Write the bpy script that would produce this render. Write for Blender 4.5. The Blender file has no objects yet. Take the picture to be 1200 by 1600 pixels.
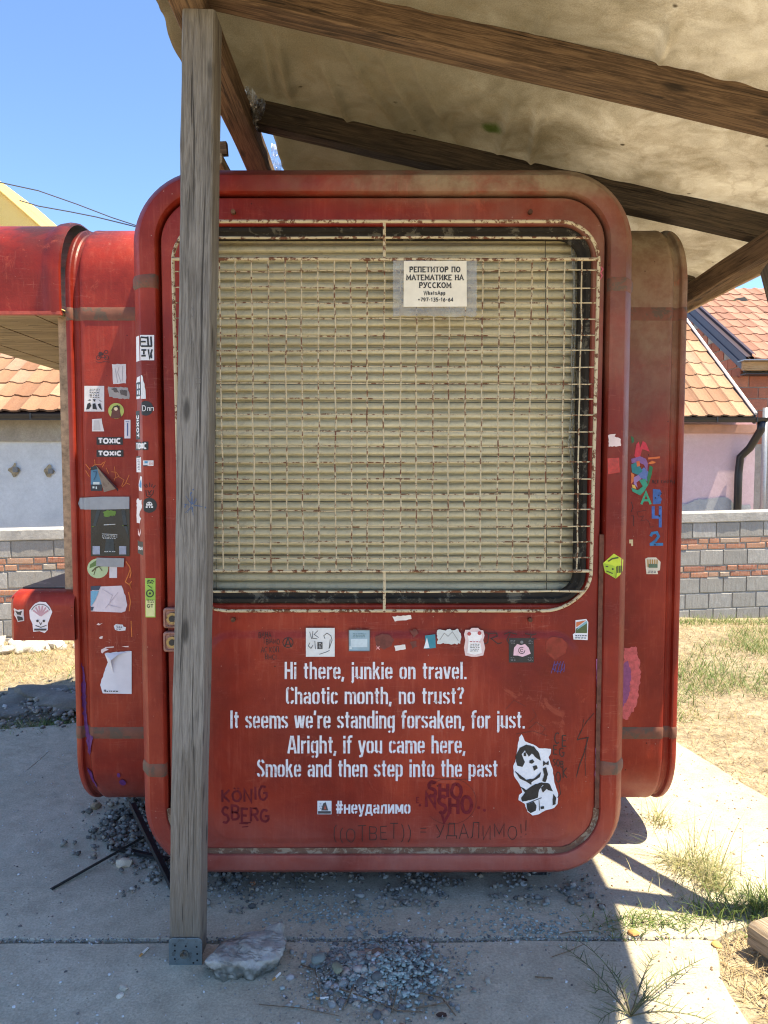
import bpy, bmesh, math, random
import numpy as np
from mathutils import Vector, Matrix, noise, Quaternion
random.seed(7); RNG = np.random.default_rng(11)
S = bpy.context.scene; COL = S.collection
rad = math.radians

# ------------------------------------------------------------------ camera, sky, sun, exposure
PITCH = 3.5; FPX = 1150.0
cd = bpy.data.cameras.new('camera'); cam = bpy.data.objects.new('camera', cd); COL.objects.link(cam)
cam.location = (0, 0, 1.6); cam.rotation_euler = (rad(90 - PITCH), 0, 0)
cd.sensor_fit = 'HORIZONTAL'; cd.sensor_width = 36; cd.lens = FPX / 1200 * 36
cd.clip_start = .05; cd.clip_end = 1500
S.camera = cam
S.render.resolution_x = 768; S.render.resolution_y = 1024

SUN_EL, SUN_AZ = 69.5, 14.0          # azimuth: degrees from +X towards the camera side (-Y)
world = bpy.data.worlds.new('World'); S.world = world; world.use_nodes = True
wn = world.node_tree; wn.nodes.clear()
wo = wn.nodes.new('ShaderNodeOutputWorld'); bg = wn.nodes.new('ShaderNodeBackground'); sk = wn.nodes.new('ShaderNodeTexSky')
sk.sky_type = 'NISHITA'; sk.sun_disc = False
sk.sun_elevation = rad(SUN_EL); sk.sun_rotation = rad(90 + SUN_AZ)
sk.air_density = 0.85; sk.dust_density = 0.0; sk.ozone_density = 5.4
bg.inputs['Strength'].default_value = 0.112
wn.links.new(sk.outputs[0], bg.inputs['Color']); wn.links.new(bg.outputs[0], wo.inputs[0])
sd = bpy.data.lights.new('sun', 'SUN'); sun = bpy.data.objects.new('sun', sd); COL.objects.link(sun)
sd.energy = 4.6; sd.angle = rad(0.53); sd.color = (1.0, .87, .65)
ts = Vector((math.cos(rad(SUN_EL)) * math.cos(rad(SUN_AZ)), -math.cos(rad(SUN_EL)) * math.sin(rad(SUN_AZ)), math.sin(rad(SUN_EL))))
sun.rotation_euler = ts.to_track_quat('Z', 'Y').to_euler(); sun.location = ts * 30
S.view_settings.view_transform = 'Standard'; S.view_settings.look = 'None'
S.view_settings.gamma = 1.0; S.view_settings.exposure = 1.52; S.view_settings.use_curve_mapping = False
S.cycles.use_denoising = True; S.cycles.filter_width = 1.15
S.cycles.max_bounces = 8; S.cycles.transparent_max_bounces = 12

# ------------------------------------------------------------------ measuring helpers
_c, _s = math.cos(rad(PITCH)), math.sin(rad(PITCH))
def ray(px, py):
    u = (px - 600) / FPX; v = (800 - py) / FPX
    return u, _c + v * _s, v * _c - _s
def at(px, py, Y):                       # where a measured point of the photo lies on the upright plane Y
    u, dy, dz = ray(px, py); t = Y / dy
    return (u * t, Y, 1.6 + dz * t)
def gp(px, py, z=0.0):                   # the same on the ground
    u, dy, dz = ray(px, py); t = (z - 1.6) / dz
    return (u * t, dy * t, z)

# ------------------------------------------------------------------ materials
def lin(c):
    return tuple((x / 255 / 12.92) if x / 255 <= .04045 else ((x / 255 + .055) / 1.055) ** 2.4 for x in c)
class NT:
    def __init__(s, name):
        s.m = bpy.data.materials.new(name); s.m.use_nodes = True
        s.t = s.m.node_tree; s.t.nodes.clear()
        s.out = s.t.nodes.new('ShaderNodeOutputMaterial'); s.p = s.t.nodes.new('ShaderNodeBsdfPrincipled')
        s.t.links.new(s.p.outputs[0], s.out.inputs[0])
    def n(s, typ, **kw):
        nd = s.t.nodes.new('ShaderNode' + typ)
        for k, v in kw.items(): setattr(nd, k, v)
        return nd
    def l(s, a, b): s.t.links.new(a, b)
    def coord(s, scale=(1, 1, 1), kind='Object', rot=(0, 0, 0), loc=(0, 0, 0)):
        tc = s.n('TexCoord'); mp = s.n('Mapping'); mp.inputs['Scale'].default_value = scale
        mp.inputs['Rotation'].default_value = rot; mp.inputs['Location'].default_value = loc
        s.l(tc.outputs[kind], mp.inputs[0]); return mp.outputs[0]
    def noise(s, co, scale, detail=5, rough=.6, dist=0):
        nd = s.n('TexNoise'); nd.inputs['Scale'].default_value = scale; nd.inputs['Detail'].default_value = detail
        nd.inputs['Roughness'].default_value = rough; nd.inputs['Distortion'].default_value = dist
        s.l(co, nd.inputs['Vector']); return nd.outputs['Fac']
    def ramp(s, fac, stops, interp='LINEAR'):
        r = s.n('ValToRGB'); r.color_ramp.interpolation = interp; e = r.color_ramp.elements
        while len(e) > 1: e.remove(e[-1])
        for i, (p, c) in enumerate(stops):
            if not isinstance(c, tuple): c = (c, c, c)
            if i == 0: e[0].position = p; x = e[0]
            else: x = e.new(p)
            x.color = (*c[:3], 1)
        s.l(fac, r.inputs[0]); return r.outputs[0]
    def mix(s, fac, a, b, mode='MIX'):
        m = s.n('Mix', data_type='RGBA', blend_type=mode)
        for sock, v in ((m.inputs[0], fac), (m.inputs[6], a), (m.inputs[7], b)):
            if isinstance(v, (int, float)): sock.default_value = v
            elif isinstance(v, tuple): sock.default_value = (*v[:3], 1)
            else: s.l(v, sock)
        return m.outputs[2]
    def math(s, op, a, b=0.0, c=None, clamp=False):
        m = s.n('Math', operation=op, use_clamp=clamp)
        for i, v in enumerate((a, b) if c is None else (a, b, c)):
            if isinstance(v, (int, float)): m.inputs[i].default_value = v
            else: s.l(v, m.inputs[i])
        return m.outputs[0]
    def rng(s, v, a, b, c=0.0, d=1.0):
        m = s.n('MapRange', interpolation_type='SMOOTHSTEP'); s.l(v, m.inputs[0])
        for i, x in enumerate((a, b, c, d)): m.inputs[i + 1].default_value = x
        return m.outputs[0]
    def sep(s, co):
        x = s.n('SeparateXYZ'); s.l(co, x.inputs[0]); return x.outputs
    def bump(s, h, strength=.3, dist=.01):
        b = s.n('Bump'); b.inputs['Strength'].default_value = strength; b.inputs['Distance'].default_value = dist
        s.l(h, b.inputs['Height']); s.l(b.outputs[0], s.p.inputs['Normal']); return b
    def base(s, c):
        if isinstance(c, tuple): s.p.inputs['Base Color'].default_value = (*c[:3], 1)
        else: s.l(c, s.p.inputs['Base Color'])
    def rough(s, r):
        if isinstance(r, (int, float)): s.p.inputs['Roughness'].default_value = r
        else: s.l(r, s.p.inputs['Roughness'])
    def island(s):
        g = s.n('NewGeometry'); return g.outputs['Random Per Island']
    def objrand(s):
        g = s.n('ObjectInfo'); return g.outputs['Random']

_fm = {}
def flat(c, rough=.55, vary=.12, scale=60, metal=0):
    """printed or painted colour with a little wear"""
    k = (tuple(c), rough, vary, metal)
    if k not in _fm:
        t = NT('print_%d_%d_%d' % tuple(c)); L = lin(c)
        f = t.noise(t.coord(), scale, 4, .65)
        d = tuple(x * (1 - vary * 1.6) for x in L); h = tuple(min(1, x * (1 + vary * .7) + .01) for x in L)
        t.base(t.ramp(f, [(.3, d), (.6, h)])); t.rough(rough); t.p.inputs['Metallic'].default_value = metal
        _fm[k] = t.m
    return _fm[k]

def m_paint():
    t = NT('red_paint'); co = t.coord(); x, y, z = t.sep(co)
    a = t.noise(co, 1.7, 5, .6, .4); b = t.noise(co, 9, 5, .7); f = t.noise(t.coord((60, 60, 5)), 1.0, 4, .6)
    col = t.ramp(a, [(.34, (.15, .0105, .0055)), (.50, (.245, .021, .010)), (.68, (.36, .042, .018))])
    col = t.mix(t.math('MULTIPLY', t.ramp(b, [(.45, 0.0), (.75, 1.0)]), .35), col, (.13, .010, .008))
    # sun-bleached chalky streaks
    st = t.math('MULTIPLY', t.ramp(f, [(.52, 0.0), (.74, 1.0)]), t.ramp(a, [(.4, 0.0), (.65, .5)]))
    col = t.mix(st, col, (.44, .10, .06))
    # khaki dust caked on the upper right shoulder
    dn = t.noise(co, 3.2, 6, .7, .6)
    dust = t.math('MULTIPLY', t.rng(t.math('ADD', z, t.math('MULTIPLY', t.math('SUBTRACT', dn, .5), .9)), 1.45, 2.35), t.rng(t.math('ADD', x, t.math('MULTIPLY', dn, .3)), -.1, 1.15))
    back = t.math('MULTIPLY', t.rng(y, -.35, -.1, 0.45, 1.25), 1.0)
    dust = t.math('MULTIPLY', dust, back, clamp=True)
    top = t.math('MULTIPLY', t.rng(z, 2.47, 2.585), t.ramp(dn, [(.32, .2), (.52, .95)]))
    dust = t.math('MAXIMUM', dust, t.math('MULTIPLY', top, t.rng(x, -.6, .3)), clamp=True)
    col = t.mix(dust, col, t.mix(t.ramp(b, [(.4, 0.0), (.6, 1.0)]), (.20, .14, .085), (.30, .24, .155)))
    # soot on the upper left
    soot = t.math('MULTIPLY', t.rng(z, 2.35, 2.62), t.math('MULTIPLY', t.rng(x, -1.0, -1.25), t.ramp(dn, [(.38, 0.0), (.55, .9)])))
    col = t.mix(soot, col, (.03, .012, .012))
    # pale splash dust low down
    low = t.math('MULTIPLY', t.rng(z, .42, .13), t.ramp(dn, [(.3, .15), (.65, .8)]))
    col = t.mix(low, col, (.33, .13, .105))
    # hairline scratches and rubbed patches
    sc1 = t.ramp(t.noise(t.coord((3, 3, 46), rot=(0, .5, 0)), 1.0, 3, .5, .4), [(.492, 0.0), (.50, 1.0), (.508, 0.0)]); sc2 = t.ramp(t.noise(t.coord((40, 3, 4), rot=(0, .3, 0)), 1.0, 3, .5, .4), [(.494, 0.0), (.50, 1.0), (.506, 0.0)])
    col = t.mix(t.math('MULTIPLY', t.math('MAXIMUM', sc1, sc2), t.ramp(t.noise(co, 4, 4, .6), [(.5, 0.0), (.68, .32)])), col, (.50, .20, .15))
    rub = t.ramp(t.noise(co, 5.5, 8, .78, 1.2), [(.60, 0.0), (.64, .5), (.72, .7)]); col = t.mix(t.math('MULTIPLY', rub, .55), col, (.44, .10, .055))
    # chips and specks
    vo = t.n('TexVoronoi'); vo.inputs['Scale'].default_value = 26; t.l(co, vo.inputs['Vector'])
    sp = t.math('MULTIPLY', t.ramp(vo.outputs['Distance'], [(.035, 1.0), (.06, 0.0)]), t.ramp(b, [(.5, 0.0), (.56, 1.0)]))
    col = t.mix(sp, col, (.42, .26, .22))
    vo2 = t.n('TexVoronoi'); vo2.inputs['Scale'].default_value = 15; t.l(t.coord(loc=(3, 1, 2)), vo2.inputs['Vector'])
    sp2 = t.math('MULTIPLY', t.ramp(vo2.outputs['Distance'], [(.03, 1.0), (.055, 0.0)]), t.ramp(dn, [(.46, 0.0), (.52, 1.0)]))
    col = t.mix(sp2, col, (.05, .012, .01))
    t.base(col)
    t.rough(t.math('MAXIMUM', t.ramp(b, [(.3, .34), (.7, .52)]), t.math('MULTIPLY', dust, .85)))
    hb = t.math('ADD', t.math('MULTIPLY', t.noise(co, 14, 3, .5), .6), t.math('MULTIPLY', t.noise(co, 160, 3, .6), .12))
    t.bump(hb, .45, .01); t.p.inputs['Specular IOR Level'].default_value = .28
    return t.m
def m_wood(name, cols, knots=.9, gr=1.0, bot=None):
    """grain runs along local X"""
    t = NT(name); r = t.objrand(); tc = t.n('TexCoord'); ad = t.n('VectorMath', operation='ADD')
    cb = t.n('CombineXYZ'); t.l(t.math('MULTIPLY', r, 17.0), cb.inputs[0]); t.l(t.math('MULTIPLY', r, 5.0), cb.inputs[1])
    t.l(tc.outputs['Object'], ad.inputs[0]); t.l(cb.outputs[0], ad.inputs[1])
    def mp(sc):
        m = t.n('Mapping'); m.inputs['Scale'].default_value = sc; t.l(ad.outputs[0], m.inputs[0]); return m.outputs[0]
    warp = t.noise(mp((2.5, 9, 9)), 1.0, 3, .5)
    g1 = t.noise(mp((3.2 * gr, 85 * gr, 85 * gr)), 1.0, 7, .75, 1.4)
    g2 = t.noise(mp((14 * gr, 260 * gr, 260 * gr)), 1.0, 4, .6)
    g = t.math('ADD', t.math('MULTIPLY', g1, .6), t.math('ADD', t.math('MULTIPLY', g2, .25), t.math('MULTIPLY', warp, .25)))
    col = t.ramp(g, [(.43, cols[0]), (.52, cols[1]), (.61, cols[2])])
    if bot:
        z = t.sep(tc.outputs['Object'])[0]
        col = t.mix(t.math('MULTIPLY', t.rng(t.math('ADD', z, t.math('MULTIPLY', warp, .5)), bot[0], bot[1]), .75), col, t.mix(g2, bot[2], bot[3]))
    crack = t.ramp(t.noise(mp((1.6, 70, 70)), 1.0, 4, .6, .8), [(.34, 1.0), (.38, 0.0)])
    col = t.mix(t.math('MULTIPLY', crack, .8), col, tuple(c * .3 for c in cols[0]))
    vo = t.n('TexVoronoi'); vo.inputs['Scale'].default_value = 1; t.l(mp((4.2, 14, 14)), vo.inputs['Vector'])
    kn = t.ramp(vo.outputs['Distance'], [(.10, knots), (.16, knots * .45), (.20, 0.0)])
    col = t.mix(kn, col, tuple(c * .28 for c in cols[0]))
    t.base(col); t.rough(.82)
    t.bump(t.math('SUBTRACT', g, t.math('MULTIPLY', crack, .6)), .9, .010)
    return t.m
def m_concrete(name, c1, c2, c3, stain=(.16, .14, .12), scale=1.0, bump=.5, dots=True):
    t = NT(name); co = t.coord()
    a = t.noise(co, 1.1 * scale, 6, .65, .3); b = t.noise(co, 13 * scale, 6, .7); c = t.noise(co, 120 * scale, 4, .65)
    col = t.ramp(a, [(.3, c1), (.5, c2), (.7, c3)])
    col = t.mix(t.ramp(b, [(.35, .5), (.7, 0.0)]), col, stain)
    col = t.mix(.35, col, t.ramp(c, [(.3, .25), (.7, .95)]), 'OVERLAY')
    if dots:
        vo = t.n('TexVoronoi'); vo.inputs['Scale'].default_value = 38 * scale; t.l(co, vo.inputs['Vector'])
        sp = t.math('MULTIPLY', t.ramp(vo.outputs['Distance'], [(.10, 1.0), (.17, 0.0)]), t.ramp(b, [(.5, 0.0), (.6, .8)]))
        col = t.mix(sp, col, tuple(x * .5 for x in c1))
    t.base(col); t.rough(.9)
    t.bump(t.math('ADD', t.math('MULTIPLY', b, .8), t.math('MULTIPLY', c, .35)), bump, .012)
    return t.m
def m_metal(name, col, rough=.45, metal=0.0, rust=None, amount=.55, sc=40):
    t = NT(name); co = t.coord()
    n1 = t.noise(co, sc, 5, .7); base = t.ramp(n1, [(.3, tuple(x * .8 for x in col)), (.7, tuple(min(1, x * 1.1) for x in col))])
    if rust:
        rn = t.ramp(t.noise(co, sc * .8, 6, .75, .5), [(amount, 0.0), (amount + .05, 1.0)])
        base = t.mix(rn, base, rust)
    t.base(base); t.rough(rough); t.p.inputs['Metallic'].default_value = metal
    t.bump(n1, .15, .004)
    return t.m
def m_island(name, stops, rough=.8, sc=30, trans=0, spec=None):
    t = NT(name); c = t.ramp(t.island(), stops); n_ = t.noise(t.coord(), sc, 3, .6)
    t.base(t.mix(.35, c, t.ramp(n_, [(.3, .2), (.7, .85)]), 'OVERLAY')); t.rough(rough)
    if trans:
        tr = t.n('BsdfTranslucent'); t.l(c, tr.inputs[0]); mx = t.n('MixShader'); mx.inputs[0].default_value = trans
        t.l(t.p.outputs[0], mx.inputs[1]); t.l(tr.outputs[0], mx.inputs[2]); t.l(mx.outputs[0], t.out.inputs[0])
    return t.m
def m_objrand(name, stops, rough=.85, sc=14, bump=.5, dirt=(.12, .08, .05), damt=.35):
    """one tint per object, dirt on top"""
    t = NT(name); co = t.coord(); r = t.ramp(t.objrand(), stops)
    cb = t.n('CombineXYZ'); t.l(t.math('MULTIPLY', t.objrand(), 31.0), cb.inputs[0]); ad = t.n('VectorMath', operation='ADD'); t.l(co, ad.inputs[0]); t.l(cb.outputs[0], ad.inputs[1])
    a = t.noise(ad.outputs[0], sc, 6, .7); b = t.noise(ad.outputs[0], sc * 6, 4, .6)
    col = t.mix(t.math('MULTIPLY', t.ramp(a, [(.42, 1.0), (.62, 0.0)]), damt), r, dirt)
    t.base(t.mix(.3, col, t.ramp(b, [(.3, .25), (.7, .85)]), 'OVERLAY')); t.rough(rough)
    t.bump(t.math('ADD', a, t.math('MULTIPLY', b, .4)), bump, .01)
    return t.m

# ------------------------------------------------------------------ object helpers
WP = {}                                   # world position of each object (all parents are only moved, never turned)
def tag(o, label=None, cat=None, group=None, kind=None):
    if label: o['label'] = label
    if cat: o['category'] = cat
    if group: o['group'] = group
    if kind: o['kind'] = kind
    return o
def thing(name, label, cat, loc=(0, 0, 0), group=None):
    o = bpy.data.objects.new(name, None); COL.objects.link(o); o.location = loc; o.empty_display_size = .1
    WP[o.name] = Vector(loc); return tag(o, label, cat, group)
def link(o, parent, loc=(0, 0, 0)):
    COL.objects.link(o)
    if parent:
        o.parent = parent; o.location = Vector(loc) - WP[parent.name]
        if parent.rotation_mode == 'QUATERNION': o.matrix_parent_inverse = parent.rotation_quaternion.to_matrix().to_4x4().inverted()
    else: o.location = loc
    WP[o.name] = Vector(loc); return o
def mesh(name, verts, faces, mat=None, smooth=False, sharp=None):
    me = bpy.data.meshes.new(name); me.from_pydata([tuple(v) for v in verts], [], faces)
    if mat is not None:
        for m in (mat if isinstance(mat, (list, tuple)) else [mat]): me.materials.append(m)
    if smooth: me.polygons.foreach_set('use_smooth', [True] * len(me.polygons))
    me.update()
    if sharp: me.set_sharp_from_angle(angle=rad(sharp))
    return me
def obj(name, verts, faces, mat, parent=None, origin=None, smooth=False, sharp=None, fix=False):
    """a mesh given in world coordinates; its origin goes to its parent's place (or the one given)"""
    o0 = Vector(origin) if origin is not None else (WP[parent.name] if parent else Vector((0, 0, 0)))
    me = mesh(name, [Vector(v) - o0 for v in verts], faces, mat, smooth, sharp)
    if fix:
        bm = bmesh.new(); bm.from_mesh(me); bmesh.ops.recalc_face_normals(bm, faces=bm.faces); bm.to_mesh(me); bm.free()
    return link(bpy.data.objects.new(name, me), parent, o0)
def piece(name, me, parent, loc, rot=None, scale=None):
    o = bpy.data.objects.new(name, me); link(o, parent, loc)
    if rot is not None:
        if isinstance(rot, Quaternion): o.rotation_mode = 'QUATERNION'; o.rotation_quaternion = rot
        else: o.rotation_euler = rot
    if scale is not None: o.scale = scale
    return o
class MB:
    def __init__(s): s.v = []; s.f = []; s.m = []
    def add(s, v, f, mi=0):
        k = len(s.v); s.v += [tuple(x) for x in v]; s.f += [tuple(i + k for i in q) for q in f]; s.m += [mi] * len(f)
    def box(s, a, b, mi=0):
        x0, y0, z0 = a; x1, y1, z1 = b
        s.add([(x0, y0, z0), (x1, y0, z0), (x1, y1, z0), (x0, y1, z0), (x0, y0, z1), (x1, y0, z1), (x1, y1, z1), (x0, y1, z1)],
              [(0, 3, 2, 1), (4, 5, 6, 7), (0, 1, 5, 4), (1, 2, 6, 5), (2, 3, 7, 6), (3, 0, 4, 7)], mi)
    def tube(s, pts, r, n=8, mi=0, cap=True):
        pts = [Vector(p) for p in pts]; rings = []
        up = Vector((.13, .27, .95)).normalized(); prev = None
        for i, p in enumerate(pts):
            d = (pts[min(i + 1, len(pts) - 1)] - pts[max(i - 1, 0)]).normalized()
            if prev is None:
                e1 = d.cross(up).normalized()
            else:
                e1 = (prev - d * prev.dot(d)).normalized()
            prev = e1; e2 = d.cross(e1); rr = r[i] if isinstance(r, (list, tuple)) else r
            rings.append([p + (e1 * math.cos(2 * math.pi * k / n) + e2 * math.sin(2 * math.pi * k / n)) * rr for k in range(n)])
        v = [q for R_ in rings for q in R_]; f = []
        for i in range(len(rings) - 1):
            for k in range(n): f.append((i * n + k, i * n + (k + 1) % n, (i + 1) * n + (k + 1) % n, (i + 1) * n + k))
        if cap: f += [tuple(range(n))[::-1], tuple((len(rings) - 1) * n + k for k in range(n))]
        s.add(v, f, mi)
    def obj(s, name, mat, parent=None, origin=None, smooth=False, sharp=None, fix=False):
        o = obj(name, s.v, s.f, mat, parent, origin, smooth, sharp, fix)
        if isinstance(mat, (list, tuple)): o.data.polygons.foreach_set('material_index', s.m)
        return o
def rrect(cx, cz, hw, hh, r, n=10):
    r = max(r, .001); pts = []
    for (sx, sz, a0) in ((1, 1, 0), (-1, 1, 90), (-1, -1, 180), (1, -1, 270)):
        for k in range(n + 1):
            a = rad(a0 + 90 * k / n); pts.append((cx + sx * (hw - r) + r * math.cos(a), cz + sz * (hh - r) + r * math.sin(a)))
    return pts
def loft(loops, closed=True, caps=(False, False)):
    n = len(loops[0]); v = [p for L in loops for p in L]; f = []
    for i in range(len(loops) - 1):
        for k in range(n if closed else n - 1):
            j = (k + 1) % n; f.append((i * n + k, i * n + j, (i + 1) * n + j, (i + 1) * n + k))
    if caps[0]: f.append(tuple(range(n))[::-1])
    if caps[1]: f.append(tuple((len(loops) - 1) * n + k for k in range(n)))
    return v, f
def beam(name, p0, p1, w, h, mat, parent, wob=.002, seg=14, up=(0, 0, 1), end_mat=None, cham=.004, seed=0):
    """sawn timber: local X runs along the grain, a slightly uneven box with worn arrises"""
    p0, p1 = Vector(p0), Vector(p1); d = p1 - p0; L = d.length; X = d.normalized(); Y = Vector(up).cross(X).normalized(); Z = X.cross(Y)
    prof = []
    for sy, sz in ((1, 1), (-1, 1), (-1, -1), (1, -1)):
        a, b = (sy * (w / 2 - cham), sz * h / 2), (sy * w / 2, sz * (h / 2 - cham))
        prof += ([b, a] if sy * sz > 0 else [a, b])
    loops = []
    for i in range(seg + 1):
        x = -L / 2 + L * i / seg; R_ = []
        bx = noise.noise((x * 1.1 + seed * 3.3, seed, 1)) * wob * 2.5; bz = noise.noise((x * 1.1, seed * 2.1 + 5, 7)) * wob * 2.5
        for (a, b) in prof:
            j = noise.noise((x * 6 + seed, a * 40, b * 40)) * wob
            R_.append((x, a + bx + j, b + bz + j * .7))
        loops.append(R_)
    v, f = loft(loops, True, (True, True))
    me = mesh(name, v, f, mat); bm = bmesh.new(); bm.from_mesh(me); bmesh.ops.recalc_face_normals(bm, faces=bm.faces); bm.to_mesh(me); bm.free()
    M = Matrix((X, Y, Z)).transposed()
    return piece(name, me, parent, (p0 + p1) / 2, M.to_quaternion())
ICO = None
def ico(sub=1):
    bm = bmesh.new(); bmesh.ops.create_icosphere(bm, subdivisions=sub, radius=1.0)
    v = np.array([x.co[:] for x in bm.verts]); f = np.array([[y.index for y in x.verts] for x in bm.faces]); bm.free(); return v, f
def np_mesh(name, v, f, mat, parent=None, origin=(0, 0, 0), smooth=False, kind=None, label=None, cat=None):
    """big triangle or quad arrays"""
    me = bpy.data.meshes.new(name); n = f.shape[1]
    me.vertices.add(len(v)); me.vertices.foreach_set('co', (v - np.array(origin)).astype(np.float32).ravel())
    me.loops.add(f.size); me.loops.foreach_set('vertex_index', f.astype(np.int32).ravel())
    me.polygons.add(len(f)); me.polygons.foreach_set('loop_start', np.arange(0, f.size, n, dtype=np.int32))
    me.update(calc_edges=True); me.materials.append(mat)
    if smooth: me.polygons.foreach_set('use_smooth', [True] * len(f))
    me.validate()
    return tag(link(bpy.data.objects.new(name, me), parent, origin), label, cat, None, kind)
def pebbles(P, size, flat_=(.5, .9), shard=0.0):
    """P: n x 3 ground points, size: n radii -> vertices and faces of loose stones, each its own island"""
    v0, f0 = ico(1); n = len(P); k = len(v0)
    sc = np.stack([RNG.uniform(.7, 1.35, n), RNG.uniform(.6, 1.1, n), RNG.uniform(*flat_, n)], 1) * size[:, None]
    jit = 1 + RNG.uniform(-.28, .28, (n, k, 1)) * (1 + shard)
    V = v0[None] * jit * sc[:, None, :]
    a = RNG.uniform(0, 6.283, n); b = RNG.uniform(-.5, .5, n); ca, sa, cb, sb = np.cos(a), np.sin(a), np.cos(b), np.sin(b)
    x, y, z = V[..., 0].copy(), V[..., 1].copy(), V[..., 2].copy()
    y2 = y * cb[:, None] - z * sb[:, None]; z2 = y * sb[:, None] + z * cb[:, None]
    V = np.stack([x * ca[:, None] - y2 * sa[:, None], x * sa[:, None] + y2 * ca[:, None], z2], -1) + P[:, None, :]
    F = f0[None] + (np.arange(n) * k)[:, None, None]
    return V.reshape(-1, 3), F.reshape(-1, 3)
def blades(P, h, w, lean, az=None, droop=.5, seg=4):
    """grass: tapering bent strips, one island each"""
    n = len(P); az = RNG.uniform(0, 6.283, n) if az is None else az
    t = np.linspace(0, 1, seg + 1)[None, :]; L = h[:, None]; le = lean[:, None]
    ang = le + droop * t * (1 + 0 * L) * RNG.uniform(.3, 1.6, (n, 1)); dx = np.cumsum(np.sin(ang) * L / seg, 1) - np.sin(ang[:, :1]) * L / seg
    dz = np.cumsum(np.cos(ang) * L / seg, 1) - np.cos(ang[:, :1]) * L / seg
    wd = w[:, None] * (1 - t) ** .7 * .5; tw = az + RNG.uniform(-.9, .9, n) + 1.57
    cx, cy = np.cos(az)[:, None] * dx, np.sin(az)[:, None] * dx
    A = np.stack([P[:, :1] + cx + np.cos(tw)[:, None] * wd, P[:, 1:2] + cy + np.sin(tw)[:, None] * wd, P[:, 2:3] + dz], -1)
    B = np.stack([P[:, :1] + cx - np.cos(tw)[:, None] * wd, P[:, 1:2] + cy - np.sin(tw)[:, None] * wd, P[:, 2:3] + dz], -1)
    V = np.stack([A, B], 2).reshape(n, -1, 3); k = V.shape[1]
    q = np.array([[2 * i, 2 * i + 1, 2 * i + 3, 2 * i + 2] for i in range(seg)])
    F = q[None] + (np.arange(n) * k)[:, None, None]
    return V.reshape(-1, 3), F.reshape(-1, 4)

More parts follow.
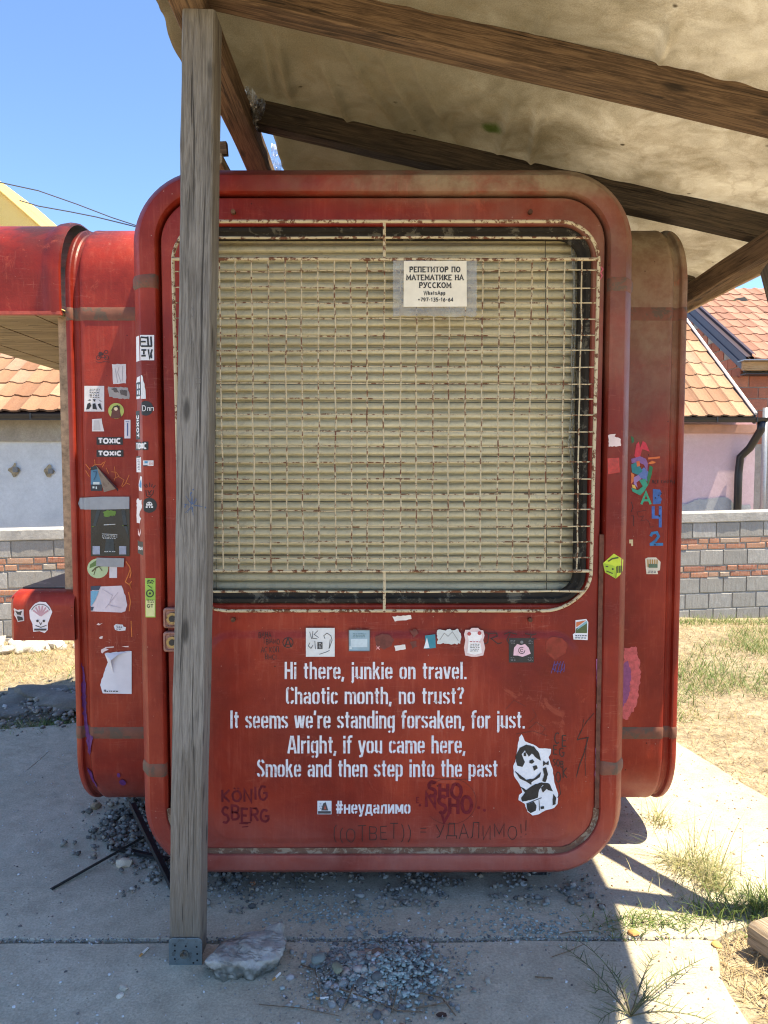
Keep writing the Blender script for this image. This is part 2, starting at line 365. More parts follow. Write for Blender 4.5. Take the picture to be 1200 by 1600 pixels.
# ------------------------------------------------------------------ lettering: stroke glyphs
def A_(cx, cy, rx, ry, a0, a1, n=6):
    return [(cx + rx * math.cos(rad(a0 + (a1 - a0) * k / n)), cy + ry * math.sin(rad(a0 + (a1 - a0) * k / n))) for k in range(n + 1)]
LB = A_(.185, .53, .115, .125, 92, 180, 4) + A_(.185, .19, .115, .125, 180, 268, 4)      # left and right halves of a bowl, open at top and bottom
RB = A_(.218, .53, .112, .125, 88, 0, 4) + A_(.218, .19, .112, .125, 0, -88, 4)
ARCH = [[(.07, 0), (.07, .72)], [(.15, .60), (.20, .65)] + A_(.23, .53, .10, .125, 80, 0, 4) + [(.33, 0)]]
LOW = {
 'a': (.40, [A_(.17, .53, .10, .12, 175, 95, 4), A_(.23, .53, .10, .12, 85, 0, 4) + [(.33, 0)], [(.26, .40), (.17, .39)] + A_(.16, .29, .09, .09, 110, 180, 3) + A_(.16, .16, .09, .095, 180, 268, 4), [(.22, .075), (.27, .12)]]),
 'c': (.37, [LB, A_(.22, .53, .09, .12, 88, -5, 4), A_(.22, .19, .09, .12, 5, -88, 4)]),
 'd': (.41, [[(.34, 0), (.34, 1.0)], LB, [(.22, .65), (.27, .60)], [(.22, .065), (.27, .11)]]),
 'e': (.40, [LB, A_(.23, .53, .10, .125, 85, 0, 4) + [(.33, .37), (.15, .37)], A_(.23, .19, .10, .125, 0, -85, 4)]),
 'f': (.27, [[(.11, 0), (.11, .82)] + A_(.215, .83, .105, .115, 175, 88, 5) + [(.30, .945)], [(.0, .66), (.06, .66)], [(.16, .66), (.25, .66)]]),
 'g': (.41, [LB, [(.34, .72), (.34, -.08)] + A_(.24, -.09, .10, .11, 0, -82, 4), A_(.17, -.09, .09, .11, -98, -160, 3), [(.22, .65), (.27, .60)], [(.22, .065), (.27, .11)]]),
 'h': (.40, [[(.07, 0), (.07, 1.0)]] + ARCH[1:]), 'n': (.40, ARCH),
 'i': (.15, [[(.07, 0), (.07, .72)], [(.07, .83), (.07, .98)]]),
 'j': (.17, [[(.09, .72), (.09, -.08)] + A_(.01, -.09, .08, .10, 0, -75, 4), [(.09, .83), (.09, .98)]]),
 'k': (.40, [[(.07, 0), (.07, 1.0)], [(.14, .38), (.31, .72)], [(.20, .44), (.34, 0)]]),
 'l': (.15, [[(.07, 0), (.07, 1.0)]]),
 'm': (.60, ARCH + [[(.41, .62), (.45, .65)] + A_(.46, .53, .09, .12, 80, 0, 4) + [(.55, 0)]]),
 'o': (.40, [LB, RB]),
 'p': (.41, [[(.07, -.22), (.07, .72)], [(.14, .62), (.18, .65)], RB, [(.14, .10), (.18, .065)]]),
 'r': (.28, [[(.07, 0), (.07, .72)], [(.15, .56), (.19, .64), (.28, .66)]]),
 's': (.37, [A_(.22, .55, .09, .10, 0, 85, 3), A_(.16, .54, .10, .11, 95, 230, 5) + [(.19, .37), (.26, .30)] + A_(.20, .19, .11, .12, 40, -85, 5), A_(.15, .17, .09, .10, 180, 265, 3)]),
 't': (.27, [[(.13, .92), (.13, .16)] + A_(.22, .15, .09, .085, 180, 262, 3), [(.02, .66), (.08, .66)], [(.18, .66), (.26, .66)]]),
 'u': (.40, [[(.07, .72), (.07, .18)] + A_(.17, .18, .10, .115, 180, 262, 4), [(.33, .72), (.33, 0)], [(.22, .07), (.26, .11)]]),
 'v': (.38, [[(.05, .72), (.17, .03)], [(.33, .72), (.21, .03)]]),
 'w': (.56, [[(.05, .72), (.14, .02)], [(.27, .70), (.18, .05)], [(.30, .70), (.38, .05)], [(.51, .72), (.42, .02)]]),
 'y': (.38, [[(.05, .72), (.17, .06)], [(.34, .72), (.21, .02), (.17, -.14), (.05, -.17)]]),
 ',': (.15, [[(.08, .13), (.03, -.14)]]), '.': (.15, [[(.07, 0), (.07, .13)]]), "'": (.14, [[(.07, 1.0), (.05, .74)]]),
 '?': (.38, [A_(.18, .80, .11, .13, 180, 100, 3), A_(.20, .80, .11, .13, 80, -30, 4) + [(.19, .50), (.19, .32)], [(.19, 0), (.19, .13)]]),
 ' ': (.25, []),
 'H': (.44, [[(.07, 0), (.07, 1)], [(.37, 0), (.37, 1)], [(.14, .5), (.30, .5)]]),
 'I': (.16, [[(.08, 0), (.08, 1)]]),
 'C': (.42, [A_(.18, .80, .11, .135, 95, 180, 4) + A_(.18, .20, .11, .135, 180, 265, 4), A_(.25, .80, .11, .135, 85, -10, 4), A_(.25, .20, .11, .135, 10, -85, 4)]),
 'A': (.46, [[(.04, 0), (.20, .98)], [(.42, 0), (.26, .98)], [(.14, .27), (.32, .27)]]),
 'S': (.42, [A_(.24, .78, .11, .15, 0, 85, 4), A_(.18, .76, .11, .17, 95, 230, 5) + [(.21, .53), (.30, .42)] + A_(.23, .24, .13, .17, 40, -85, 5), A_(.17, .22, .11, .15, 180, 265, 4)]),
 # Cyrillic lower case of the hashtag
 '#': (.46, [[(.12, 0), (.18, 1)], [(.28, 0), (.34, 1)], [(.02, .66), (.44, .66)], [(.02, .34), (.44, .34)]]),
 'н': (.42, [[(.07, 0), (.07, .72)], [(.35, 0), (.35, .72)], [(.14, .37), (.28, .37)]]),
 'у': (.38, [[(.05, .72), (.17, .06)], [(.34, .72), (.21, .02), (.17, -.14), (.05, -.17)]]),
 'д': (.46, [[(.10, .08), (.16, .65), (.34, .65)], [(.35, .72), (.35, .14)], [(.02, .06), (.45, .06)], [(.05, 0), (.05, -.15)], [(.42, 0), (.42, -.15)]]),
 'л': (.42, [[(.02, .06), (.08, .08), (.13, .66)], [(.17, .65), (.29, .65)], [(.35, .72), (.35, 0)]]),
 'и': (.42, [[(.07, 0), (.07, .72)], [(.35, 0), (.35, .72)], [(.12, .10), (.30, .62)]]),
 'м': (.52, [[(.07, 0), (.07, .72)], [(.45, 0), (.45, .72)], [(.11, .68), (.25, .14)], [(.41, .68), (.28, .14)]]),
}
LOW['е'] = LOW['e']; LOW['а'] = LOW['a']; LOW['о'] = LOW['o']
B_ = A_(.34, .76, .2, .24, 90, -90, 6)
CAP = {
 'A': (.66, [[(.02, 0), (.33, 1), (.64, 0)], [(.14, .35), (.52, .35)]]), 'B': (.6, [[(.08, 0), (.08, 1), (.34, 1)] + B_[1:] + [(.1, .52)], [(.34, .52)] + A_(.34, .26, .22, .26, 90, -90, 6) + [(.08, 0)]]),
 'C': (.62, [A_(.34, .5, .29, .5, 50, 310, 14)]), 'E': (.55, [[(.52, 1), (.08, 1), (.08, 0), (.52, 0)], [(.1, .52), (.44, .52)]]),
 'G': (.66, [A_(.34, .5, .29, .5, 50, 330, 14) + [(.6, .48), (.36, .48)]]), 'H': (.64, [[(.08, 0), (.08, 1)], [(.56, 0), (.56, 1)], [(.1, .52), (.54, .52)]]),
 'I': (.16, [[(.08, 0), (.08, 1)]]), 'K': (.62, [[(.08, 0), (.08, 1)], [(.56, 1), (.12, .5), (.6, 0)]]),
 'M': (.8, [[(.08, 0), (.08, 1), (.4, .25), (.72, 1), (.72, 0)]]), 'N': (.66, [[(.08, 0), (.08, 1), (.58, 0), (.58, 1)]]),
 'O': (.7, [A_(.35, .5, .3, .5, 90, 450, 18)]), 'P': (.58, [[(.08, 0), (.08, 1), (.34, 1)] + A_(.34, .75, .2, .25, 90, -90, 6) + [(.1, .5)]]),
 'R': (.62, [[(.08, 0), (.08, 1), (.34, 1)] + A_(.34, .75, .2, .25, 90, -90, 6) + [(.1, .5)], [(.3, .5), (.58, 0)]]),
 'S': (.56, [A_(.3, .75, .22, .25, 30, 240, 9) + [(.3, .5)] + A_(.28, .25, .22, .25, 80, -140, 9)]),
 'T': (.6, [[(.02, 1), (.58, 1)], [(.3, .98), (.3, 0)]]), 'X': (.62, [[(.04, 0), (.58, 1)], [(.04, 1), (.58, 0)]]),
 'U': (.64, [[(.08, 1), (.08, .3)] + A_(.32, .28, .24, .28, 180, 360, 8) + [(.56, 1)]]), 'D': (.66, [[(.08, 0), (.08, 1), (.3, 1)] + A_(.3, .5, .3, .5, 90, -90, 10) + [(.08, 0)]]),
 'П': (.64, [[(.08, 0), (.08, 1), (.56, 1), (.56, 0)]]), 'И': (.66, [[(.08, 1), (.08, 0), (.58, 1), (.58, 0)]]),
 'Д': (.72, [[(.12, .1), (.2, 1), (.56, 1), (.56, .1)], [(.02, -.12), (.02, .1), (.7, .1), (.7, -.12)]]), 'Л': (.64, [[(.02, 0), (.14, .1), (.2, 1), (.56, 1), (.56, 0)]]),
 'У': (.6, [[(.04, 1), (.32, .4)], [(.58, 1), (.28, .1), (.1, 0)]]), '1': (.4, [[(.06, .8), (.22, 1), (.22, 0)]]), '3': (.52, [A_(.24, .76, .2, .24, 150, -80, 8) + A_(.24, .26, .22, .26, 80, -150, 8)]),
 '4': (.56, [[(.4, 0), (.4, 1), (.03, .3), (.54, .3)]]), '5': (.52, [[(.46, 1), (.12, 1), (.1, .58)] + A_(.24, .32, .22, .3, 110, -150, 9)]), '6': (.54, [[(.42, 1), (.14, .6)] + A_(.27, .3, .2, .3, 150, 510, 14)]),
 '7': (.52, [[(.03, 1), (.48, 1), (.18, 0)]]), '9': (.54, [A_(.27, .7, .2, .3, 0, 360, 14), [(.47, .7), (.4, .2), (.14, 0)]]), '2': (.54, [A_(.26, .74, .2, .26, 170, -30, 8) + [(.06, 0), (.5, 0)]]),
 '+': (.5, [[(.25, .25), (.25, .75)], [(.02, .5), (.48, .5)]]), '-': (.36, [[(.04, .45), (.32, .45)]]), '(': (.3, [A_(.34, .5, .26, .62, 110, 250, 8)]), ')': (.3, [A_(-.02, .5, .26, .62, 70, -70, 8)]),
 '=': (.5, [[(.04, .36), (.46, .36)], [(.04, .64), (.46, .64)]]), '!': (.2, [[(.1, 1), (.1, .3)], [(.1, .1), (.1, 0)]]), ' ': (.3, []), '.': (.2, [[(.08, 0), (.12, .1)]]),
 'Ч': (.6, [[(.08, 1), (.08, .55), (.5, .5)], [(.52, 1), (.52, 0)]]), 'Ö': (.7, [A_(.35, .42, .3, .42, 90, 450, 16), [(.2, 1), (.24, 1.08)], [(.45, 1), (.49, 1.08)]]),
 'Ь': (.56, [[(.08, 1), (.08, 0), (.3, 0)] + A_(.3, .27, .22, .27, -90, 90, 6) + [(.1, .54)]]),
}
for a, b in (('Е', 'E'), ('Т', 'T'), ('О', 'O'), ('М', 'M'), ('А', 'A'), ('К', 'K'), ('Н', 'H'), ('Р', 'P'), ('С', 'C'), ('В', 'B')): CAP[a] = CAP[b]
CAP['h'] = (.5, LOW['h'][1]); CAP['W'] = (.9, [[(.04, 1), (.24, 0), (.45, .9), (.66, 0), (.86, 1)]]); CAP['a'] = (.48, LOW['a'][1]); CAP['t'] = (.34, LOW['t'][1]); CAP['s'] = (.42, LOW['s'][1]); CAP['p'] = (.48, LOW['p'][1]); CAP['i'] = (.2, LOW['i'][1])

def ribbon(pts, w):
    """a mitred band along a 2-D path -> (points, quads)"""
    P = [Vector((p[0], p[1])) for p in pts]; L, R_ = [], []
    for i, p in enumerate(P):
        a = (P[i] - P[i - 1]).normalized() if i else (P[1] - P[0]).normalized()
        b = (P[i + 1] - P[i]).normalized() if i < len(P) - 1 else a
        t = (a + b); t = t.normalized() if t.length > 1e-6 else a
        n = Vector((-t.y, t.x)); c = max(.45, n.dot(Vector((-a.y, a.x)))); ww = w[i] if isinstance(w, (list, tuple)) else w
        L.append(p + n * ww / 2 / c); R_.append(p - n * ww / 2 / c)
    v = L + R_; n_ = len(P); f = [(i, i + 1, n_ + i + 1, n_ + i) for i in range(n_ - 1)]
    return [(q.x, q.y) for q in v], f
def lay(text, G, x0, x1, base, H, tr=.055, jit=0, slope=0, serif=None, seed=1):
    """strokes in photo pixels for a line of lettering fitted between x0 and x1; H = cap height"""
    rnd = random.Random(seed); adv = sum(G[c][0] + tr for c in text) - tr; k = (x1 - x0) / adv; X = x0; out = []
    for c in text:
        w, st = G[c]; jy = rnd.uniform(-jit, jit) * H; js = 1 + rnd.uniform(-jit, jit)
        for s in st:
            q = [(X + x * k + rnd.uniform(-1, 1) * jit * H * .12, base - y * H * js + jy - slope * (X - x0) + rnd.uniform(-1, 1) * jit * H * .12) for x, y in s]
            out.append(q)
            if serif:
                for e in (s[0], s[-1]):
                    if e[1] in (0, 1): out.append([(X + (e[0] - serif) * k, base - e[1] * H), (X + (e[0] + serif) * k, base - e[1] * H)])
        X += (w + tr) * k
    return out
# ------------------------------------------------------------------ ground
def sheet_grid(x0, x1, y0, y1, nx, ny, fz):
    v = []; f = []
    for j in range(ny + 1):
        for i in range(nx + 1):
            x = x0 + (x1 - x0) * i / nx; y = y0 + (y1 - y0) * j / ny; v.append((x, y, fz(x, y)))
    for j in range(ny):
        for i in range(nx): a = j * (nx + 1) + i; f.append((a, a + 1, a + nx + 2, a + nx + 1))
    return v, f
def nz(x, y, s=1.0, k=0.0): return noise.noise((x * s, y * s, k))
def soil_z(x, y):
    z = -.035 + .03 * nz(x, y, .9, 2) + .018 * nz(x, y, 3.1, 5) + .006 * nz(x, y, 11, 1)
    z += .17 * math.exp(-(((x + 2.08) / .42) ** 2 + ((y - 5.35) / .38) ** 2))          # spoil heap at the left
    if x > 1.9 and y > 4: z += .05 * min(1, (x - 1.9)) * min(1, (y - 4))
    return z
def m_soil():
    t = NT('dry_soil'); co = t.coord(); a = t.noise(co, 1.3, 6, .65); b = t.noise(co, 14, 6, .75); c = t.noise(co, 90, 4, .7)
    col = t.ramp(a, [(.3, (.30, .235, .15)), (.5, (.40, .33, .215)), (.7, (.50, .42, .29))])
    col = t.mix(t.ramp(b, [(.35, .7), (.6, 0.0)]), col, (.11, .085, .055))
    t.base(t.mix(.4, col, t.ramp(c, [(.3, .2), (.7, .95)]), 'OVERLAY')); t.rough(.95); t.bump(t.math('ADD', b, t.math('MULTIPLY', c, .5)), .8, .03); return t.m
M_soil = m_soil()
v, f = sheet_grid(-9, 9, -2, 12, 180, 150, soil_z)
tag(obj('ground', v, f, M_soil, smooth=True), kind='structure')
v, f = sheet_grid(-400, 400, -400, 600, 20, 20, lambda x, y: -.12)
tag(obj('far_ground', v, f, M_soil), kind='structure')
M_conc = m_concrete('worn_concrete', (.36, .315, .22), (.49, .435, .315), (.60, .54, .405), (.22, .19, .135))
def slab(name, poly, top=0.0, seed=0):
    """cast slab with broken, slightly wavering edges"""
    P = []
    for i, a in enumerate(poly):
        b = poly[(i + 1) % len(poly)]; d = math.dist(a, b); n = max(2, int(d / .05))
        nx_, ny_ = (b[1] - a[1]) / d, -(b[0] - a[0]) / d
        for k in range(n):
            t = k / n; x = a[0] + (b[0] - a[0]) * t; y = a[1] + (b[1] - a[1]) * t
            j = (nz(x, y, 4, seed) * .012 + nz(x, y, 19, seed) * .005) * (0 if k == 0 else 1)
            P.append((x + nx_ * j, y + ny_ * j))
    n = len(P); v = [(x, y, -.13) for x, y in P] + [(x, y, top - .008) for x, y in P]
    cx = sum(p[0] for p in P) / n; cy = sum(p[1] for p in P) / n
    v += [(x + (cx - x) * .008 / max(.3, math.dist((x, y), (cx, cy))), y + (cy - y) * .008 / max(.3, math.dist((x, y), (cx, cy))), top) for x, y in P]
    f = [(i, (i + 1) % n, n + (i + 1) % n, n + i) for i in range(n)] + [(n + i, n + (i + 1) % n, 2 * n + (i + 1) % n, 2 * n + i) for i in range(n)] + [tuple(2 * n + i for i in range(n))]
    return tag(obj(name, v, f, M_conc), kind='structure')
JY = gp(150, 1467)[1]
slab('concrete_slab', [(-1.93, .3), (1.03, .3), (1.06, JY - .2), (1.12, JY - .006), (-1.93, JY - .02)], 0, 1)
slab('concrete_slab', [(-1.93, JY - .008), (1.13, JY + .008), (1.30, JY + .10), (1.92, 2.9), (1.88, 3.4), (1.72, 4.15), (1.62, 5.4), (-1.86, 5.4)], 0, 3)
slab('concrete_slab', [(-4.4, .3), (-1.942, .3), (-1.875, 4.55), (-2.6, 4.35), (-4.4, 4.1)], -.004, 5)

# ------------------------------------------------------------------ the kiosk
M_red = m_paint()
M_seam = m_metal('brown_filler', (.20, .075, .045), .7, 0, (.12, .075, .05), .5, 24)
M_dark = m_metal('dark_steel', (.03, .03, .032), .5, .3, (.09, .05, .03), .62)
M_rubber = m_metal('weathered_rubber', (.036, .032, .027), .85, 0, (.13, .12, .095), .55, 18)
KO = (0, 3.25, 0)
kiosk = thing('kiosk', 'rounded red fibreglass kiosk with stickers, a stencilled verse and a cream barred window', 'kiosk', KO)
CX, CZ, HW, HH, RR = -.004, 1.368, .880, 1.271, .26
M_rubber.node_tree.nodes['Principled BSDF'].inputs['Specular IOR Level'].default_value = .1
YF = 2.60                                      # face of the front frame
# (inset from the outline, Y)
FR = [(.012, 3.10), (0, 2.70), (0, 2.655), (.003, 2.643), (.030, 2.606), (.036, 2.601), (.045, 2.600), (.080, 2.600), (.088, 2.603), (.093, 2.611), (.095, 2.625), (.096, 2.67), (.115, 2.675)]
def frame_loop(t, y, n=14): return [(x, y, z) for x, z in rrect(CX, CZ, HW - t, HH - t, RR - t, n)]
v, f = loft([frame_loop(*p) for p in FR]); obj('front_frame', v, f, M_red, kiosk, smooth=True, sharp=25, fix=True)
def seam(z, side, h=.048, seed=0):
    """filler band where two mouldings of the frame meet"""
    prof = FR[1:-2]; L = []
    for k in range(5):
        zz = z - h / 2 + h * k / 4; e = .0005 if k in (0, 4) else .0042
        L.append([((CX + side * (HW - t + e * (1 if t < .03 else 0) * (1))), y - e * (1 if t >= .003 else 0), zz + .005 * nz(t * 40, k, 1, seed)) for t, y in prof])
    v, f = loft(L, False); obj('joint_band', v, f, M_seam, kiosk, smooth=True, fix=True)
for z, sd_ in ((2.245, -1), (2.235, 1), (.505, -1), (.512, 1)): seam(z, sd_, seed=z * 9 + sd_)
# side arms: rounded tubes that run left and right behind the front frame
Y0, Y1 = 3.0, 5.1; SH, SR = 1.2475, .28; PROF = {}
def arm(side, xe):
    prof = [(.60, 0), (xe - .145, 0), (xe - .088, 0), (xe - .082, -.0008), (xe - .070, -.0008), (xe - .064, .002), (xe - .056, .015), (xe - .050, .018), (xe - .040, .018), (xe - .034, .014), (xe - .028, .001), (xe - .023, -.001), (xe - .012, .001), (xe - .003, .008), (xe, .022), (xe, .07), (xe - .05, .09)]
    L = [[(side * x, y, z) for y, z in rrect((Y0 + Y1) / 2, CZ, (Y1 - Y0) / 2 - t, SH - t, SR - t, 14)] for x, t in prof]
    v, f = loft(L, True, (False, True)); o = obj('side_shell', v, f, M_red, kiosk, smooth=True, sharp=28, fix=True)
    for z in (at(1000, 490, Y0)[2], at(1000, 1145, Y0)[2]):
        L = []
        PROF[side] = prof
        for k in range(5):
            zz = z - .026 + .052 * k / 4; e = .0005 if k in (0, 4) else .004
            L.append([(side * x, Y0 + t - e, zz + .006 * nz(x * 20, k, 1, z)) for x, t in prof[:-2]])
        v, f = loft(L, False); obj('joint_band', v, f, M_seam, kiosk, smooth=True, fix=True)
arm(1, 1.223); arm(-1, 1.285)
m = MB(); m.box((-.55, 3.1, .17), (.55, 4.9, 2.5)); m.obj('core', M_dark, kiosk)
m = MB()
for x in (-.95, .95):
    for y in (3.4, 4.8): m.box((x - .05, y - .05, 0), (x + .05, y + .05, .14))
for x in (-.6, .6): m.box((x - .04, 2.80, 0), (x + .04, 2.90, .14))
m.obj('foot', M_dark, kiosk)
m = MB(); m.box((-.80, 2.72, .115), (.80, 3.4, .13)); m.obj('floor_pan', M_dark, kiosk)

# door panel with the window opening
PT = .104; YP = 2.618
W0 = at(283, 352, YP); W1 = at(917, 945, YP)
wcx, wcz, whw, whh = (W0[0] + W1[0]) / 2, (W0[2] + W1[2]) / 2, (W1[0] - W0[0]) / 2, (W0[2] - W1[2]) / 2
def panel_loop(t, y, n=14): return [(x, y, z) for x, z in rrect(CX, CZ, HW - PT - t, HH - PT - t, RR - PT - t, n)]
def win_loop(t, y, r=.115, n=14): return [(x, y, z) for x, z in rrect(wcx, wcz, whw - t, whh - t, r - t, n)]
L = [panel_loop(0, 2.67), panel_loop(0, YP + .008), panel_loop(.003, YP + .002), panel_loop(.010, YP),
     win_loop(-.016, YP), win_loop(-.008, YP - .006), win_loop(-.001, YP - .005), win_loop(.006, YP + .006), win_loop(.012, YP + .05)]
v, f = loft(L); obj('door_panel', v, f, M_red, kiosk, smooth=True, sharp=32, fix=True)
# the raised pressing under the window
F0 = at(318, 984, YP); F1 = at(902, 1320, YP)
fcx, fcz, fhw, fhh = (F0[0] + F1[0]) / 2, (F0[2] + F1[2]) / 2, (F1[0] - F0[0]) / 2, (F0[2] - F1[2]) / 2
L = []
for k in range(9):
    t = k / 8; e = t * t * (3 - 2 * t); L.append([(x, YP - .0005 - .0085 * e, z) for x, z in rrect(fcx, fcz, fhw - .034 * t, fhh - .034 * t, .10 - .034 * t, 12)])
v, f = loft(L, True, (False, True)); obj('pressed_field', v, f, M_red, kiosk, smooth=True, fix=True)
YD = YP - .009 - .0012                            # surface of the field, for what is stuck or painted on it
# dusty filler in the groove along the bottom
M_dust = m_metal('dust_caked_filler', (.17, .085, .05), .95, 0, (.30, .22, .145), .5, 26)
L = []
for (t, y) in ((PT - .010, 2.608), (PT - .005, 2.6155), (PT + .002, 2.6165), (PT + .007, 2.6165)):
    loop = rrect(CX, CZ, HW - t, HH - t, RR - t, 14); half = [(x + .0015 * nz(x, z, 30, 1), y - .0012, z + .0045 * nz(x, z, 26, 2)) for x, z in loop if z < CZ - HH + .30]
    L.append(half)
v, f = loft(L, False); obj('groove_filler', v, f, M_dust, kiosk, smooth=True, fix=True)
m = MB()   # brown gap strip down the right edge of the door
xr = CX + HW - PT + .002; n_ = 30; vv = []
for k in range(n_ + 1):
    z = .36 + 1.0 * k / n_; vv += [(xr - .006, 2.6125 + .001 * nz(k, 1, .7), z), (xr + .009 + .002 * nz(k, 3, .6), 2.609, z)]
m.add(vv, [(2 * k, 2 * k + 1, 2 * k + 3, 2 * k + 2) for k in range(n_)]); m.obj('gap_strip', flat((104, 62, 44), .8, .3, 30), kiosk)
# rubber seal, glass, cream reveal
L = [win_loop(.004, YP + .004), win_loop(.010, YP - .004), win_loop(.022, YP - .004), win_loop(.028, YP + .010), win_loop(.042, YP + .012), win_loop(.046, YP + .030)]
v, f = loft(L); obj('window_seal', v, f, M_rubber, kiosk, smooth=True, sharp=30, fix=True)
t = NT('dusty_glass'); co = t.coord()
tr = t.n('BsdfTransparent'); gl = t.n('BsdfGlossy'); gl.inputs['Roughness'].default_value = .08; df = t.n('BsdfDiffuse'); df.inputs[0].default_value = (.30, .28, .22, 1)
fr = t.n('Fresnel'); fr.inputs[0].default_value = 1.45; m1 = t.n('MixShader'); m2 = t.n('MixShader')
t.l(t.math('MULTIPLY', fr.outputs[0], .22), m1.inputs[0]); t.l(tr.outputs[0], m1.inputs[1]); t.l(gl.outputs[0], m1.inputs[2])
dn = t.math('MULTIPLY', t.ramp(t.noise(co, 2.4, 6, .7, .5), [(.3, .3), (.7, 1.0)]), .09); t.l(dn, m2.inputs[0]); t.l(m1.outputs[0], m2.inputs[1]); t.l(df.outputs[0], m2.inputs[2]); t.l(m2.outputs[0], t.out.inputs[0])
lp = [(x, YP + .022, z) for x, z in rrect(wcx, wcz, whw - .05, whh - .05, .07, 12)]
obj('window_glass', lp, [tuple(range(len(lp)))], t.m, kiosk)
# slatted shutter behind the glass: every slat its own piece
t = NT('olive_slat'); co = t.coord((1, 1, 1)); a = t.noise(t.coord((2.5, 30, 30)), 1.0, 5, .65); b = t.noise(t.coord((30, 30, 30)), 1.0, 5, .7)
c_ = t.ramp(t.objrand(), [(0, (.70, .62, .385)), (.5, (.78, .695, .44)), (1, (.84, .76, .50))])
c_ = t.mix(t.ramp(a, [(.35, .55), (.62, 0.0)]), c_, (.34, .32, .22)); c_ = t.mix(t.ramp(b, [(.32, .4), (.5, 0.0)]), c_, (.24, .22, .15)); t.base(c_); t.rough(.5)
M_slat = t.m
YS = YP + .075; S0 = at(283, 352, YS); S1 = at(911, 938, YS); NS = 41; sh = (S0[2] - S1[2]) / NS
prof = [(.022, .50), (.010, .44), (.003, .36), (-.001, .22), (-.003, .05), (-.003, -.12), (-.001, -.20), (.004, -.265), (.026, -.29), (.026, -.50)]
sw = (S1[0] - S0[0]) / 2
v = [(sx, dy, dz * sh) for dy, dz in prof for sx in (-sw, -sw + .006, 0, sw - .006, sw)]
# the end corners of each slat turn inwards a little
v = [(x, y + (.004 if abs(x) > sw - .003 else 0), z) for x, y, z in v]
f = [(5 * i + k, 5 * i + k + 1, 5 * (i + 1) + k + 1, 5 * (i + 1) + k) for i in range(len(prof) - 1) for k in range(4)]
me_slat = mesh('slat', v, f, M_slat, smooth=True, sharp=40)
shutter = MB(); shutter.box((S0[0] - .01, YS + .03, S1[2] - .05), (S1[0] + .01, YS + .035, S0[2] + .05)); shutter = shutter.obj('shutter', M_dark, kiosk)
for k in range(NS):
    piece('slat', me_slat, shutter, ((S0[0] + S1[0]) / 2 + random.uniform(-.003, .003), YS + random.uniform(-.001, .001), S0[2] - sh * (k + .5)), (random.uniform(-.05, .05), random.uniform(-.0022, .0022), 0))
m = MB()
for px in (336, 852): a, b = at(px, 376, YS - .012), at(px + 2, 930, YS - .012); m.tube([a, b], .0016, 6)
m.obj('cord', flat((92, 90, 70), .7), kiosk)
m = MB(); pts = [at(*q, YS - .018) for q in ((893, 380), (897, 440), (893, 560), (896, 660), (888, 690), (900, 760), (904, 840), (896, 900))]; m.tube(pts, .0028, 6)
pts = [at(*q, YS - .022) for q in ((897, 380), (899, 520), (893, 640), (890, 670), (905, 760), (907, 880))]; m.tube(pts, .002, 6); m.obj('cable', flat((150, 148, 132), .5), kiosk)

# ------------------------------------------------------------------ window grille
t = NT('cream_rusty_rod'); co = t.coord(); rn = t.noise(co, 55, 5, .7, .3); r2 = t.noise(co, 7, 4, .6)
ru = t.ramp(t.math('ADD', t.math('MULTIPLY', rn, .75), t.math('MULTIPLY', r2, .32)), [(.55, 0.0), (.585, 1.0)])
c_ = t.ramp(r2, [(.3, (.50, .41, .25)), (.7, (.64, .55, .36))]); t.base(t.mix(ru, c_, (.15, .052, .018))); t.rough(.6); t.bump(ru, .4, .003)
M_rod = t.m
YG = 2.565
grille = thing('window_grille', 'cream rusty welded bar grille standing proud of the kiosk window', 'window grille', at(599, 955, YG))
del grille['category']; del grille['label']; grille.parent = kiosk; grille.location = Vector(at(599, 955, YG)) - WP['kiosk']
G0 = at(269, 346, YG); G1 = at(926, 957, YG); gcx, gcz, ghw, ghh = (G0[0] + G1[0]) / 2, (G0[2] + G1[2]) / 2, (G1[0] - G0[0]) / 2, (G0[2] - G1[2]) / 2
def rod(pts, r, n=6, name='bar'):
    m = MB(); m.tube(pts, r, n); return m.obj(name, M_rod, grille, smooth=True, sharp=50)
lp = rrect(gcx, gcz, ghw, ghh, .135, 10)
lp2 = [(x + (.03 * max(0, (G1[2] + .28 - z) / .28) ** 2 * (-1 if x > gcx else 1)), YG + .03 * max(0, 1 - (z - G1[2]) / .09), z) for x, z in lp]
rod(lp2 + [lp2[0]], .0062, 8, 'outer_rod')
def wob(a, b, n, amp, sd):
    a, b = Vector(a), Vector(b); return [a.lerp(b, k / n) + Vector((amp * nz(k * .5, sd, 1, 3), amp * .5 * nz(k * .6, sd, 1, 9), amp * nz(k * .5, sd, 1, 6))) for k in range(n + 1)]
def ex(z):   # the outer rod's half width at this height
    zz = max(0, (G1[2] + .28 - z) / .28) ** 2 * .03; dt, db = G0[2] - z, z - G1[2]; c = 0
    for d in (dt, db):
        if d < .135: c = max(c, .135 - math.sqrt(max(0, .135 ** 2 - (.135 - d) ** 2)))
    return ghw - zz - c
for y_, r in ((372, .0042), (405.5, .0056), (892, .0056), (924, .0042)):
    z = at(599, y_, YG)[2]; w = ex(z); rod(wob((gcx - w, YG - .004, z), (gcx + w, YG - .004, z), 12, .004, y_), r)
for a, b in ((345, 406), (892, 956)): rod([at(600.5, a, YG), at(600.5, b, YG)], .0056)
zt, zb_ = at(599, 407, YG)[2], at(599, 891, YG)[2]
